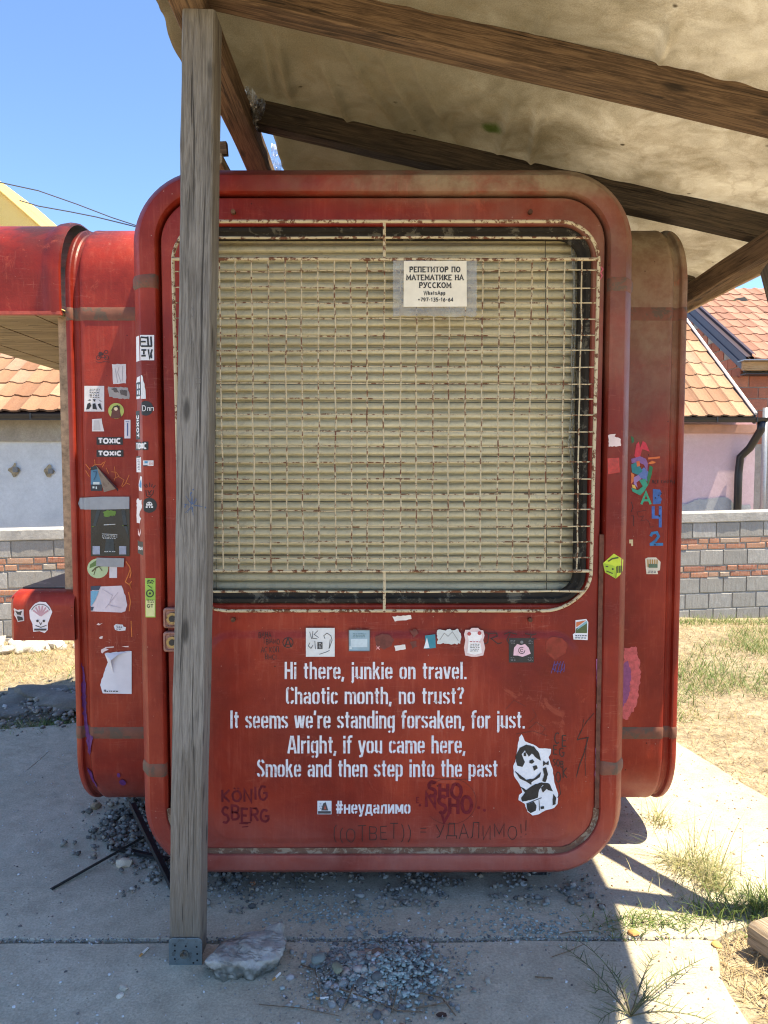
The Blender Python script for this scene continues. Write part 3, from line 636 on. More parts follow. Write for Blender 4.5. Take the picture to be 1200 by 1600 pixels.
for k in range(19):
    y_ = 419 + k * (868 - 419) / 18 + (1.4 if k % 3 == 1 else 0); z = at(599, y_ + 4, YG)[2]; w = ex(z) - .001; dz = random.uniform(-.003, .003)
    rod(wob((gcx - w, YG + .003, z + dz), (gcx + w, YG + .003, z - dz), 14, .005, k + 40), .0024, 5)
for k in range(-12, 13):
    x = at(599.5 + 25.4 * k, 650, YG)[0]; rod(wob((x + random.uniform(-.002, .002), YG - .003, zt), (x + random.uniform(-.002, .002), YG - .003, zb_), 14, .006, k + 90), .0025, 5)
m = MB()
for px, py in ((365, 968), (828, 968), (365, 332), (828, 332)):
    c = Vector(at(px, py, YP - .004)); m.tube([c + Vector((0, .004, 0)), c - Vector((0, .012, 0))], .008, 8)
m.obj('grille_bolt', m_metal('rusty_bolt', (.22, .11, .05), .7, .3, (.10, .04, .02), .45), kiosk, fix=True)

# hinges on the left edge of the door
M_hinge = m_metal('pinkish_cast_hinge', (.34, .17, .13), .55, .1, (.16, .07, .04), .55, 30)
M_brass = m_metal('old_brass', (.30, .22, .10), .4, .6, (.08, .05, .03), .55)
for py in (966, 1003):
    c = Vector(at(270, py, 2.590)); m = MB()
    L = [[(c.x + x, y, c.z + z) for x, z in rrect(0, 0, .034 - t, .036 - t, .009, 4)] for t, y in ((0, 2.612), (0, 2.592), (.004, 2.588), (.006, 2.588), (.010, 2.593))]
    v, f = loft(L, True, (True, True)); h = obj('hinge', v, f, M_hinge, kiosk, smooth=True, sharp=30, fix=True)
    m.tube([(c.x, 2.594, c.z), (c.x, 2.581, c.z)], .021, 20); m.obj('knuckle', M_brass, h, smooth=True, sharp=40, fix=True)
    m = MB(); m.tube([(c.x, 2.582, c.z), (c.x, 2.577, c.z)], .011, 14); m.obj('pin', M_dark, h, smooth=True, sharp=40, fix=True)

# raised flap on the left side and its counter below
M_ply = m_wood('old_plywood', ((.13, .095, .05), (.24, .185, .10), (.34, .27, .16)), .3, .35)
flap = [(2.985, 2.218)] + [(2.985 + .27 - .27 * math.cos(rad(a)), 2.371 + .27 * math.sin(rad(a))) for a in range(0, 91, 9)] + [(4.95, 2.641)]
def flap_loop(x, t): return [(x, y + (t if i < len(flap) - 1 else 0) * (1 - i / len(flap)), z - t * (i / len(flap))) for i, (y, z) in enumerate(flap)]
L = [flap_loop(x, t) for x, t in ((-1.293, .012), (-1.298, .002), (-1.32, -.002), (-1.35, .004), (-1.365, .014), (-1.38, .018), (-1.41, .018), (-1.8, .018), (-2.09, .018), (-2.10, .0))]
v, f = loft(L, False); obj('flap_shell', v, f, M_red, kiosk, smooth=True, sharp=35, fix=True)
m = MB(); m.box((-2.10, 2.985, 2.210), (-1.295, 3.012, 2.2225)); m.obj('flap_lip', flat((172, 72, 55), .6, .2, 20), kiosk)
m = MB()
for k in range(6): x0 = -2.09 + k * .132; m.box((x0, 3.025, 2.220 + .002 * (k % 2)), (x0 + .129, 4.93, 2.234))
m.obj('flap_lining', M_ply, kiosk)
cnt = [(2.985, .889), (2.985, 1.03)] + [(2.985 + .06 - .06 * math.cos(rad(a)), 1.03 + .06 * math.sin(rad(a))) for a in range(15, 91, 15)] + [(4.6, 1.09), (4.6, .889)]
L = [[(x, y, z) for y, z in cnt] for x in (-1.27, -1.47, -1.52)] + [[(-1.537, y + (.02 if i < 4 else -.02 if i > 7 else 0), z - (.015 if 3 < i < 9 else 0)) for i, (y, z) in enumerate(cnt)]]
v, f = loft(L, True, (False, True)); obj('counter', v, f, M_red, kiosk, smooth=True, sharp=35, fix=True)
m = MB(); m.box((-1.52, 3.07, 1.0905), (-1.30, 4.5, 1.096)); m.obj('counter_top', m_metal('sooty_sheet', (.06, .055, .052), .5, .2, (.20, .17, .14), .6, 12), kiosk)
m = MB(); m.box((-1.332, 3.05, 1.06), (-1.294, 3.11, 2.212)); m.obj('jamb', flat((158, 132, 104), .75, .35, 30), kiosk)

# ------------------------------------------------------------------ stickers, posters and paint on the kiosk
def frame_y(x):                          # front surface of the frame near its left and right edges
    d = min(x - (CX - HW), (CX + HW) - x)
    return YF if d >= .036 else YF + (.036 - d) / .033 * .042
CREASE = (CX - HW + .036, CX + HW - .036)
def side_y(p):
    pr = PROF[1 if p.x > 0 else -1]; x = abs(p.x); t = 0
    for (a, ta), (b, tb) in zip(pr, pr[1:]):
        if a <= x < b: t = ta + (tb - ta) * (x - a) / (b - a); break
    else:
        if x > pr[-3][0] - .001: t = .02
    lowz = CZ - SH + SR; d = max(0, lowz - p.z); R = SR
    return t + (R - math.sqrt(max(0, R * R - d * d)) if d < R else R)
def flatwork(name, D, items, mat, parent, off=.0012, conform=False, label=None, curl=None):
    """flat shapes measured in the photograph (polygons or ('s', path, width) strokes) laid on the surface at Y = D"""
    V, F = [], []; k = 0
    for i, it in enumerate(items):
        if it[0] == 's': q, fs = ribbon(it[1], it[2])
        else: q, fs = it, [tuple(range(len(it)))]
        e = off + (i % 6) * .00012; b = len(V)
        V += [Vector(at(x, y, D)) - Vector((0, e, 0)) for x, y in q]; F += [tuple(j + b for j in g) for g in fs]
    me = bpy.data.meshes.new(name); o0 = WP[parent.name] if parent else Vector((0, D, 0)); bm = bmesh.new()
    vs = [bm.verts.new(p) for p in V]
    for g in F:
        try: bm.faces.new([vs[j] for j in g])
        except ValueError: pass
    if conform:
        for cx in CREASE: bmesh.ops.bisect_plane(bm, geom=bm.verts[:] + bm.edges[:] + bm.faces[:], plane_co=(cx, 0, 0), plane_no=(1, 0, 0))
        for p in bm.verts: p.co.y += frame_y(p.co.x) - YF
    elif D == Y0 and name in ('graffiti', 'tape'):
        for s_ in (-1, 1):
            for a, _ in PROF[s_][1:-2]: bmesh.ops.bisect_plane(bm, geom=bm.verts[:] + bm.edges[:] + bm.faces[:], plane_co=(s_ * a, 0, 0), plane_no=(1, 0, 0))
        for z in (.16, .2, .25, .3, .35): bmesh.ops.bisect_plane(bm, geom=bm.verts[:] + bm.edges[:] + bm.faces[:], plane_co=(0, 0, z), plane_no=(0, 0, 1))
        for p in bm.verts: p.co.y += side_y(p.co)
    bmesh.ops.recalc_face_normals(bm, faces=bm.faces)
    for p in bm.verts: p.co -= o0
    bm.to_mesh(me); bm.free(); me.materials.append(mat)
    o = piece(name, me, parent, o0)
    if label: o['label'] = label
    return o
def R4(x0, y0, x1, y1, sk=0): return [(x0, y0), (x1, y0 + sk), (x1 - sk * .5, y1 + sk), (x0 - sk * .5, y1)]
def disc(cx, cy, r, ry=None, n=22): return [(cx + r * math.cos(6.2832 * k / n), cy + (ry or r) * math.sin(6.2832 * k / n)) for k in range(n)]
def torn(poly, amp=1.2, step=3.0, sd=1, sides=None):
    out = []; rnd = random.Random(sd)
    for i, a in enumerate(poly):
        b = poly[(i + 1) % len(poly)]; out.append(a)
        if sides is None or i in sides:
            n = int(math.dist(a, b) / step)
            for k in range(1, n): t = k / n; out.append((a[0] + (b[0] - a[0]) * t + rnd.uniform(-amp, amp), a[1] + (b[1] - a[1]) * t + rnd.uniform(-amp, amp)))
    return out
def sticker(label, D, poly, col, prints=(), conform=False, name='sticker', rough=.5, off=.0012, parent=None):
    o = flatwork(name, D, [poly], flat(col, rough, .06, 25), parent or kiosk, off, conform, label)
    for j, (c, items) in enumerate(prints): flatwork('print', D, items, flat(c, .5, .05), o, off + .0009 + .0008 * j, conform)
    return o
def tx(text, x0, x1, base, H, w, **k): return [('s', s, w) for s in lay(text, CAP, x0, x1, base, H, **k)]
def scrib(x0, y0, x1, y1, n, w, sd):     # unreadable small print
    rnd = random.Random(sd); out = []
    for r in range(n):
        y = y0 + (y1 - y0) * (r + .5) / n; x = x0 + rnd.uniform(0, 2)
        while x < x1 - 1: l = rnd.uniform(1.5, 4); out.append(('s', [(x, y + rnd.uniform(-.3, .3)), (min(x1, x + l), y + rnd.uniform(-.3, .3))], w)); x += l + rnd.uniform(.8, 1.6)
    return out
WHITE = (236, 236, 238); BLACK = (24, 24, 26)
# the verse
t = NT('stencil_white_paint'); co = t.coord(); a = t.noise(co, 60, 5, .7); t.base(t.ramp(a, [(.36, (.50, .42, .42)), (.46, (.74, .74, .77)), (.7, (.80, .81, .84))])); t.rough(.55); M_white = t.m
for (txt, x0, x1, yt, yb) in (('Hi there, junkie on travel.', 443, 731, 1034, 1061), ('Chaotic month, no trust?', 445, 727, 1073, 1100), ("It seems we're standing forsaken, for just.", 358, 822, 1110, 1138),
                              ('Alright, if you came here,', 448, 729, 1149, 1177), ('Smoke and then step into the past', 400, 779, 1186, 1214), ('#неудалимо', 523, 643, 1251, 1271)):
    st_ = lay(txt, LOW, x0 + 1.5, x1 - 1.5, yb, yb - yt, .045); i0 = 0
    for wd_ in txt.split(' '):
        k_ = sum(len(LOW[c][1]) for c in wd_)
        o = flatwork('lettering', YD + .0012, [('s', s, 3.55 if yt < 1250 else 3.1) for s in st_[i0:i0 + k_]], M_white, kiosk, .001); o['label'] = 'white stencilled word ' + wd_.strip(',.?#'); i0 += k_
DF = YD + .0012
sticker('small square sticker with a figure left of the hashtag', DF, R4(496, 1251, 518, 1272), (214, 220, 226), [((70, 66, 68), [R4(497, 1267, 517, 1271), [(502, 1266), (505, 1255), (509, 1253), (513, 1266)]] + scrib(499, 1254, 504, 1264, 3, .8, 3)), ((170, 80, 60), [[(506, 1264), (508, 1257), (510, 1264)]])])
sticker('white square sticker with thin black drawing', DF, R4(478, 981, 523, 1026), (222, 223, 220), [((60, 62, 66), [('s', s, .9) for s in ([(484, 987), (487, 998)], [(489, 986), (488, 997), (496, 998)], [(497, 985), (491, 991), (498, 996)], [(484, 1004), (482, 1009), (486, 1013), (489, 1008)], [(492, 1001), (493, 1014)], [(508, 998), (506, 993), (511, 989), (517, 993), (519, 1000), (515, 1012)], [(516, 999), (514, 1014)], [(499, 1022), (509, 1019), (515, 1016)])] + [R4(496, 1003, 504, 1014)]), ((200, 200, 196), scrib(497, 1004, 503, 1013, 4, .8, 5))])
sticker('faded pale blue square sticker', DF, R4(545, 984, 578, 1017), (150, 176, 186), [((196, 212, 216), [R4(548, 998, 574, 1011), R4(546, 1009, 550, 1014)]), ((112, 138, 136), scrib(551, 989, 572, 996, 3, 1, 8)), ((104, 74, 66), [('s', [(545, 984), (578, 984), (578, 1017), (545, 1017), (545, 984)], 1)])])
sticker('teal and white sticker scrap', DF, R4(664, 993, 680, 1014, -2), (42, 132, 150), [((226, 230, 232), [[(662, 1013), (667, 996), (671, 1012)]])])
sticker('torn crumpled white paper scrap', DF, torn([(683, 985), (716, 983), (720, 990), (719, 1006), (683, 1006)], 1.6, 3, 4), (205, 208, 204), [((150, 150, 146), [('s', [(687, 1000), (694, 989), (700, 994), (707, 987), (716, 1001)], 1)])])
lab = [(727, 984), (734, 984), (737, 981), (747, 981), (750, 984), (755, 985), (757, 993), (755, 1000), (758, 1012), (755, 1024), (745, 1026), (737, 1026), (727, 1024), (725, 1012), (727, 1000), (725, 991)]
sticker('white and pink label shaped like a bottle tag', DF, lab, (226, 200, 196), [((240, 236, 232), [[(730, 987), (752, 987), (753, 996), (750, 1000), (753, 1020), (742, 1023), (730, 1020), (732, 1000)]]), ((180, 70, 70), [disc(733, 990, 3), disc(749, 989, 3)] + scrib(732, 1001, 752, 1004, 1, 1.2, 2)), ((120, 118, 108), scrib(734, 1005, 749, 1018, 5, 1, 9))])
sticker('black square sticker with a pink rose emblem', DF, R4(795, 997, 834, 1035), (34, 34, 36), [((232, 190, 200), [[(803, 1012), (808, 1006), (814, 1008), (820, 1006), (826, 1012), (829, 1021), (822, 1024), (816, 1026), (808, 1024), (802, 1024)]]), ((60, 40, 48), [('s', A_(815, 1016, 5, 5, 0, 300, 9), 1), ('s', A_(815, 1016, 2.2, 2.2, 40, 330, 7), .9)]), ((120, 120, 122), scrib(797, 999, 805, 1006, 3, .9, 1) + scrib(824, 999, 832, 1006, 3, .9, 2) + scrib(797, 1026, 805, 1033, 3, .9, 3) + scrib(824, 1026, 832, 1033, 3, .9, 4) + [disc(815, 1003, 2.4)])])
sticker('small landscape sticker with orange and green stripes', YP, [(899, 969), (916, 967), (919, 972), (918, 1000), (896, 999), (895, 991), (899, 988)], (226, 226, 228), [((74, 92, 50), [[(900, 982), (917, 972), (917, 989), (899, 989)]]), ((202, 110, 60), [[(900, 972), (915, 969), (900, 980)]]), ((120, 170, 180), [[(903, 980), (916, 970), (917, 973), (901, 984)]]), ((50, 50, 60), scrib(898, 991, 916, 998, 2, 1.3, 3))], off=.0015)
for k, (pl, lb) in enumerate(((torn([(613, 963), (642, 961), (643, 967), (617, 971)], .7, 4, 2), 'torn white strip under the centre bar'), (torn([(616, 1009), (633, 1007), (634, 1014), (618, 1017)], .5, 4, 3), 'short white tape scrap'), ([(588, 1008), (590, 1011), (594, 1009), (592, 1012), (594, 1016), (590, 1013), (587, 1016), (589, 1012)], 'tiny pink star'))):
    sticker(lb, YP if k == 0 else DF, pl, (232, 224, 216) if k < 2 else (226, 160, 160), off=.0012 if k else .002)
def paintmark(label, D, items, col, conform=False, rough=.6, off=.0009, name='graffiti'): return flatwork(name, D, items, flat(col, rough, .2, 40), kiosk, off, conform, label)
paintmark('dark red brush lettering KÖNIG SBERG', DF, [('s', s, 3.4) for s in lay('KÖNIG', CAP, 346, 418, 1255, 22, .14, .16, .05, None, 4)] + [('s', s, 3.6) for s in lay('SBERG', CAP, 346, 421, 1283, 22, .10, .17, -.02, None, 6)] + [('s', [(374, 1286), (392, 1285)], 1.8), ('s', [(378, 1292), (388, 1291)], 1.6)], (104, 2, 12), rough=.85)
paintmark('dark red bubble lettering SHO NSHO with dots', DF, [('s', s, 5.0) for s in lay('SHO', CAP, 668, 722, 1246, 22, .12, .17, .05, None, 3)] + [('s', s, 4.6) for s in lay('N', CAP, 664, 682, 1262, 20, .1, .1)] + [('s', s, 5.0) for s in lay('SHO', CAP, 684, 738, 1272, 22, .12, .18, -.03, None, 8)] + [('s', [(690, 1270), (694, 1284), (700, 1274), (704, 1262)], 4), disc(748, 1262, 2.4), disc(757, 1266, 2.2), disc(656, 1258, 2)] + [('s', s, 1.4) for s in lay('E', CAP, 650, 655, 1254, 8)], (110, 2, 14), rough=.85)
paintmark('thin scratched oval round the brush lettering', DF, [('s', A_(703, 1252, 41, 36, 200, 500, 26), .6)], (84, 22, 16))
paintmark('thin black scratched note in Cyrillic capitals', DF, [('s', s, 1.15) for s in lay('((ОТВЕТ)) = УДАЛИМО!!', CAP, 520, 824, 1313, 22, .14, .17, .02, None, 5)], (48, 26, 22))
paintmark('small black felt pen note', DF, sum([[('s', s, .9) for s in lay(w, CAP, x0, x1, b, 8, .12, .12, 0, None, i)] for i, (w, x0, x1, b) in enumerate((('ВАНА', 404, 424, 996), ('ТВIАМО', 411, 437, 1006), ('AC КОП.', 408, 438, 1019), ('БНЕI' if 0 else 'ВНСI', 414, 432, 1030)))], []), (50, 20, 18))
paintmark('black circled letter A', DF, [('s', A_(450, 1004, 8, 7.6, 0, 360, 16), 1.3), ('s', [(445, 1011), (450, 997), (455, 1011)], 2), ('s', [(446, 1007), (456, 1006)], 1.2)], (28, 16, 16))
paintmark('black blackletter R T T', DF, [('s', s, 1.5) for s in ([(758, 988), (764, 990), (762, 1004), (757, 1006)], [(764, 990), (776, 989), (777, 994), (766, 998)], [(768, 998), (778, 1006), (784, 1004)], [(787, 991), (796, 988), (808, 991)], [(797, 990), (792, 1000), (796, 1007)], [(820, 990), (832, 992), (838, 990)], [(830, 992), (828, 999)], [(826, 999), (838, 998)])], (44, 20, 18))
paintmark('glossy dark red blot', DF, [torn([(853, 1002), (862, 995), (878, 997), (887, 1006), (884, 1020), (866, 1031), (853, 1018)], .8, 4, 7)], (128, 20, 14), rough=.25)
paintmark('dull purple-red blot', DF, [torn([(586, 995), (597, 990), (610, 993), (616, 1000), (612, 1009), (600, 1015), (588, 1010)], 1, 4, 9), torn([(640, 985), (650, 983), (654, 990), (646, 996)], 1, 3, 2), torn([(640, 1003), (650, 1001), (652, 1010), (644, 1014)], 1, 3, 3)], (98, 28, 26), rough=.4)
rnd = random.Random(5)
paintmark('blue crayon scribble', DF, [('s', [(861 + 2.4 * k + (k % 2) * 3, 1052 - (k % 3) * 2), (867 + 2.2 * k, 1033 + (k % 2) * 4)], .9) for k in range(8)] + [('s', A_(872, 1043, 8, 6, 0, 300, 12), .9)], (72, 60, 130))
paintmark('black lightning bolt line', YP, [('s', [(928, 1114), (916, 1128), (909, 1140), (912, 1124)], 1), ('s', [(909, 1140), (901, 1156), (919, 1152), (912, 1178), (905, 1196), (899, 1218)], 1.4), ('s', [(917, 1154), (914, 1190), (915, 1212)], .7)], (40, 18, 16), off=.0016)
paintmark('black felt pen tag running down the right', DF, [('s', s, 1.6) for s in lay('CE', CAP, 866, 885, 1160, 15, .2, .1, -.5, None, 2)] + [('s', s, 1.4) for s in lay('EG', CAP, 864, 882, 1178, 13, .2, .1, -.4, None, 5)] + [('s', s, 1.3) for s in lay('SOB', CAP, 864, 880, 1196, 10, .2, .1, -.3, None, 7)] + [('s', s, 1.5) for s in lay('OK', CAP, 868, 886, 1222, 16, .2, .1, .5, None, 9)] + [('s', [(873, 1224), (876, 1240), (871, 1246)], 1.2)], (44, 20, 18))
paintmark('faint scratches', DF, [('s', [(790, 1108), (803, 1094), (822, 1104)], .5), ('s', [(826, 1139), (838, 1128), (852, 1138), (846, 1146)], .6), ('s', [(806, 1147), (832, 1142), (856, 1150)], .6), ('s', [(832, 1107), (838, 1118), (828, 1128)], .5), ('s', [(655, 1214), (700, 1218), (742, 1217)], .5)], (66, 24, 18))
# black and white stencilled dog, own drawing
ow = [(807, 1180), (811, 1152), (815, 1147), (820, 1158), (833, 1163), (842, 1169), (861, 1170), (860, 1178), (857, 1183), (863, 1200), (866, 1222), (872, 1240), (871, 1256), (866, 1262), (852, 1266), (842, 1272), (832, 1274), (824, 1268), (820, 1256), (810, 1250), (811, 1242), (816, 1238), (812, 1226), (803, 1212), (802, 1196), (805, 1190)]
dog = sticker('white stencilled shaggy dog sitting, painted in black and white', DF, torn(ow, .5, 4, 3), (232, 234, 238), [], name='stencil_picture', off=.0010)
flatwork('print', DF, [torn(p, .45, 3, i) for i, p in enumerate((
    [(805, 1182), (812, 1168), (822, 1163), (834, 1166), (842, 1176), (845, 1188), (838, 1184), (831, 1177), (826, 1182), (820, 1172), (815, 1178), (820, 1190), (816, 1198), (808, 1196)],
    [(827, 1188), (832, 1186), (835, 1190), (831, 1193), (827, 1192)], [(818, 1176), (821, 1175), (822, 1181), (818, 1181)], [(832, 1197), (838, 1195), (840, 1200), (834, 1204)],
    [(804, 1204), (812, 1210), (822, 1218), (834, 1216), (845, 1206), (843, 1214), (830, 1222), (830, 1226), (824, 1222), (812, 1216)],
    [(848, 1200), (853, 1198), (856, 1210), (852, 1222), (847, 1220), (850, 1210)], [(849, 1188), (853, 1192), (857, 1188), (857, 1195), (852, 1194), (848, 1197)],
    [(812, 1228), (822, 1234), (834, 1226), (846, 1222), (858, 1224), (864, 1236), (856, 1234), (848, 1226), (842, 1234), (840, 1246), (828, 1250), (816, 1252), (814, 1246), (820, 1238)],
    [(823, 1256), (834, 1252), (838, 1258), (837, 1266), (829, 1270), (824, 1266)], [(864, 1240), (869, 1246), (868, 1256), (863, 1258)], [(844, 1260), (850, 1259), (850, 1263), (845, 1264)], [(845, 1230), (850, 1226), (854, 1232), (848, 1238)]))] + [('s', [(822, 1256), (836, 1250), (846, 1246)], 1.2), ('s', [(842, 1250), (843, 1266)], 1)], flat(BLACK), dog, .0024)
# left side shell
DL = Y0
sticker('white sheet with small print and black figures', DL, R4(132, 603, 163, 643), (214, 213, 214), [((60, 60, 62), scrib(140, 607, 156, 622, 6, 1, 3)), (BLACK, [[(135, 640), (137, 631), (141, 629), (143, 634), (140, 639)], [(145, 639), (145, 631), (149, 630), (152, 640)], [(153, 632), (157, 630), (160, 641), (156, 638)], [(137, 626), (141, 624), (143, 626)], [(145, 624), (150, 624), (148, 628)], [(154, 624), (160, 628), (157, 627)]])])
sticker('wrinkled torn white sticker', DL, torn([(175, 569), (197, 569), (197, 599), (177, 600)], .6, 4, 2), (212, 209, 210), [((166, 162, 166), [('s', [(180, 575), (184, 598)], .8), ('s', [(186, 574), (184, 582), (189, 597)], .8), ('s', [(192, 572), (191, 596)], .8)])])
sticker('half torn silver sticker', DL, torn([(169, 604), (200, 606), (202, 613), (202, 624), (171, 620)], 1.1, 3, 5), (158, 152, 148), [((86, 78, 74), [torn([(174, 607), (182, 606), (186, 614), (178, 612)], .8, 2, 1), torn([(187, 609), (199, 610), (198, 619), (189, 617)], 1, 2, 2)])], rough=.3)
sticker('round lime sticker of a long haired woman', DL, disc(181.5, 642, 12.3), (176, 190, 92), [((96, 48, 34), [[(173, 653), (175, 643), (180, 636), (187, 634), (188, 645), (190, 652), (182, 654)]]), ((232, 214, 180), [disc(181.5, 639, 2.8)]), ((40, 30, 26), [('s', [(175, 642), (178, 636), (184, 634), (187, 640)], 1.6)])])
sticker('small white sticker with a peeling corner', DL, [(144, 655), (159, 654), (160, 662), (163, 674), (144, 674)], (222, 218, 216), [((196, 194, 194), [[(147, 657), (155, 657), (157, 672), (146, 672)]])])
sticker('narrow white and blue label beside the frame', DL, R4(194.5, 656, 204, 685), (218, 220, 226), [((70, 90, 140), [('s', [(199.5, 661), (199.5, 681)], 1.8), ('s', [(196.5, 659), (202, 659)], .8)])])
for i, (x0, x1, y0, y1, lb) in enumerate(((151, 192, 683, 695, 'black sticker lettered TOXIC, upper of the pair'), (151, 193, 703, 714, 'black sticker lettered TOXIC, lower of the pair'))):
    sticker(lb, DL, R4(x0, y0, x1, y1), BLACK, [((235, 235, 235), tx('TOXIC', x0 + 3, x1 - 3, y1 - 2.6, y1 - y0 - 5, 2.5, tr=.12))])
paintmark('orange scrawl', DL, [('s', s, 1.0) for s in ([(134, 725), (140, 733), (148, 726), (158, 726), (162, 722)], [(148, 718), (149, 728)], [(165, 720), (160, 730)], [(134, 735), (140, 745)], [(166, 731), (170, 740)], [(179, 729), (181, 745), (178, 752)], [(174, 737), (182, 738), (186, 744), (178, 748)], [(186, 745), (194, 750), (190, 760)], [(202, 742), (196, 756), (191, 761)], [(196, 754), (203, 757)])] + [('s', s, 1.6) for s in ([(197, 877), (203, 886), (205, 895), (203, 903)], [(204, 888), (200, 900), (196, 909), (203, 914), (205, 920), (203, 912), (206, 908)], [(201, 925), (204, 940), (202, 955)], [(205, 970), (206, 995)])], (206, 112, 40))
sticker('blue and black sticker partly covered by a peeled flap', DL, [(142, 730), (150, 727), (157, 742), (160, 766), (142, 767)], (70, 120, 150), [((30, 34, 44), [R4(142, 757, 160, 767), [(142, 730), (150, 727), (153, 733), (142, 735)]]), ((200, 214, 214), [R4(146, 753, 156, 757), R4(145, 760, 148, 763), R4(150, 760, 152, 764)]), ((40, 70, 96), [('s', [(146, 737), (151, 737), (150, 744), (147, 750)], 1)])])
o = MB(); a, b, c_, d = (Vector(at(x, y, DL)) for x, y in ((151, 728), (191, 768), (163, 769), (186, 763)))
o.add([a - Vector((0, .003, 0)), c_ - Vector((0, .004, 0)), d - Vector((0, .012, 0)), b - Vector((0, .045, 0)), (a + b) / 2 - Vector((0, .03, 0))], [(0, 1, 2, 4), (4, 2, 3)])
o = o.obj('peeled_flap', m_metal('brown_card', (.25, .20, .16), .9, 0, (.18, .13, .10), .55, 30), kiosk); o['label'] = 'peeled triangular flap of brown card backing'
sticker('round pale green sticker with a lizard', DL, disc(153, 888, 16.5, 15.5), (176, 196, 150), [((90, 120, 60), [[(141, 882), (151, 875), (150, 884), (140, 888)]]), ((70, 64, 30), [('s', [(144, 893), (150, 887), (158, 884), (165, 884)], 2), ('s', [(150, 888), (147, 898)], 1), ('s', [(156, 886), (160, 892)], 1)])])
sticker('blank white tag under the lower tape', DL, R4(171, 885, 183, 903), (208, 206, 212), off=.0009)
sticker('big torn white sticker with a blue left edge', DL, torn([(144, 917), (190, 915), (196, 930), (199, 945), (196, 955), (190, 957), (142, 955)], .7, 4, 6, (1, 2, 3)), (214, 204, 212), [((38, 58, 84), [[(142, 916), (158, 915), (155, 922), (142, 922)], [(142, 948), (147, 948), (145, 954), (142, 954)]]), ((110, 170, 200), [[(142, 923), (155, 923), (149, 938), (143, 947), (142, 947)]]), ((184, 174, 184), [('s', [(160, 920), (176, 930), (170, 945), (190, 950)], .7), ('s', [(165, 950), (185, 925)], .7)])])
sticker('small rounded white sticker with grey print', DL, [(178, 978), (181, 975), (192, 976), (193, 979), (197, 980), (196, 985), (186, 986), (180, 984)], (220, 222, 226), [((70, 76, 90), scrib(181, 977, 191, 984, 3, 1, 8))])
for i, p in enumerate(([(151, 976), (154, 973), (156, 975), (161, 973), (155, 977)], [(155, 996), (158, 994), (161, 994), (160, 998), (156, 998)], [(158, 1015), (164, 1012), (170, 1015), (163, 1018), (160, 1021), (158, 1019)], [(164, 1011), (178, 1010), (178, 1011.5), (165, 1012.5)], [(190, 1010), (201, 1009), (201, 1011), (196, 1011)])):
    sticker('scrap of white paper', DL, p, (226, 206, 204), name='paper_scrap')
# purple paint runs and the pink patch
paintmark('purple paint smear low on the left shell', DL, [torn([(127, 1035), (131, 1060), (133, 1110), (137, 1150), (136, 1180), (131, 1140), (127, 1090)], 1.2, 5, 1), torn([(132, 1200), (143, 1215), (146, 1238), (138, 1230)], 1, 4, 3), disc(188, 1227, 5, 6), disc(184, 1213, 2.5, 4), torn([(137, 1147), (146, 1150), (143, 1165), (139, 1185), (136, 1165)], 1, 3, 2)], (98, 40, 110), off=.0048)
paintmark('pink and purple roller patch', DL, [torn([(975, 1012), (993, 1010), (999, 1030), (1001, 1055), (997, 1090), (990, 1112), (978, 1125), (970, 1120)], 1.6, 3, 5)], (206, 92, 92))
flatwork('graffiti', DL, [torn([(970, 1040), (981, 1032), (986, 1050), (983, 1085), (973, 1105), (966, 1100)], 1.2, 3, 6)], flat((142, 70, 122)), kiosk, .002, label='purple part of the roller patch')
paintmark('purple bead of paint along the door edge', YP, [torn([(931, 1030), (934, 1028), (934, 1062), (932, 1075)], .6, 4, 3), torn([(931, 1100), (933, 1098), (932, 1140)], .5, 4, 4), torn([(930, 1168), (932, 1165), (931, 1215), (929, 1222)], .5, 4, 5)], (168, 96, 150), off=.003)
# bicycle doodle
paintmark('small black doodle of a cyclist with balloons', DL, [('s', A_(154, 559, 3.4, 3.4, 0, 360, 10), 1), ('s', A_(166.5, 559, 3.4, 3.4, 0, 360, 10), 1), ('s', [(154, 559), (160, 552), (166, 559), (158, 559), (162, 551)], 1), disc(157, 553, 3.2), ('s', A_(166, 550, 3, 2.6, 0, 360, 8), 1), ('s', [(150, 565), (156, 567), (163, 565), (171, 566)], .8)], (60, 18, 20))
# right side shell
paintmark('green painted letter A', DL, [('s', s, 3.6) for s in lay('A', CAP, 1001.5, 1017, 788, 18.5)], (54, 168, 130), name='letter')
paintmark('blue painted letter B', DL, [[(1020, 764), (1031, 765), (1034, 771), (1031, 775), (1034, 780), (1032, 787), (1020, 788)]], (58, 104, 176), name='letter')
paintmark('blue painted letter like a 4', DL, [('s', s, 4.6) for s in ([(1020.5, 791), (1020.5, 808), (1033, 808)], [(1031.5, 791), (1031.5, 824)])], (62, 110, 190), name='letter')
paintmark('blue painted numeral 2', DL, [('s', [(1016.5, 838), (1019, 833), (1026, 832), (1029, 838), (1024, 845), (1016.5, 850.5)], 4.2), ('s', [(1015, 850.8), (1036, 850.4)], 4.4)], (48, 120, 178), name='letter')
paintmark('black specks on the painted letters', DL, [disc(1024, 778, 1.2), disc(1029, 774, 1), disc(1030, 806, 1.5), disc(1031, 794, .9), disc(1023, 851, 1.3), disc(1033, 771, 1)], (40, 26, 50), off=.002)
sticker('cream sticker like a bunch of vegetables', DL, [(1008, 873), (1012, 871), (1025, 871), (1029, 875), (1032, 878), (1031, 891), (1027, 892), (1028, 897), (1010, 897), (1009, 888)], (232, 226, 206), [((190, 150, 80), [('s', [(1012 + 3.6 * k, 874), (1012.5 + 3.4 * k, 886)], 2) for k in range(5)]), ((90, 120, 96), [R4(1013, 881, 1027, 887)]), ((70, 76, 90), scrib(1011, 891, 1026, 896, 2, 1, 6))])
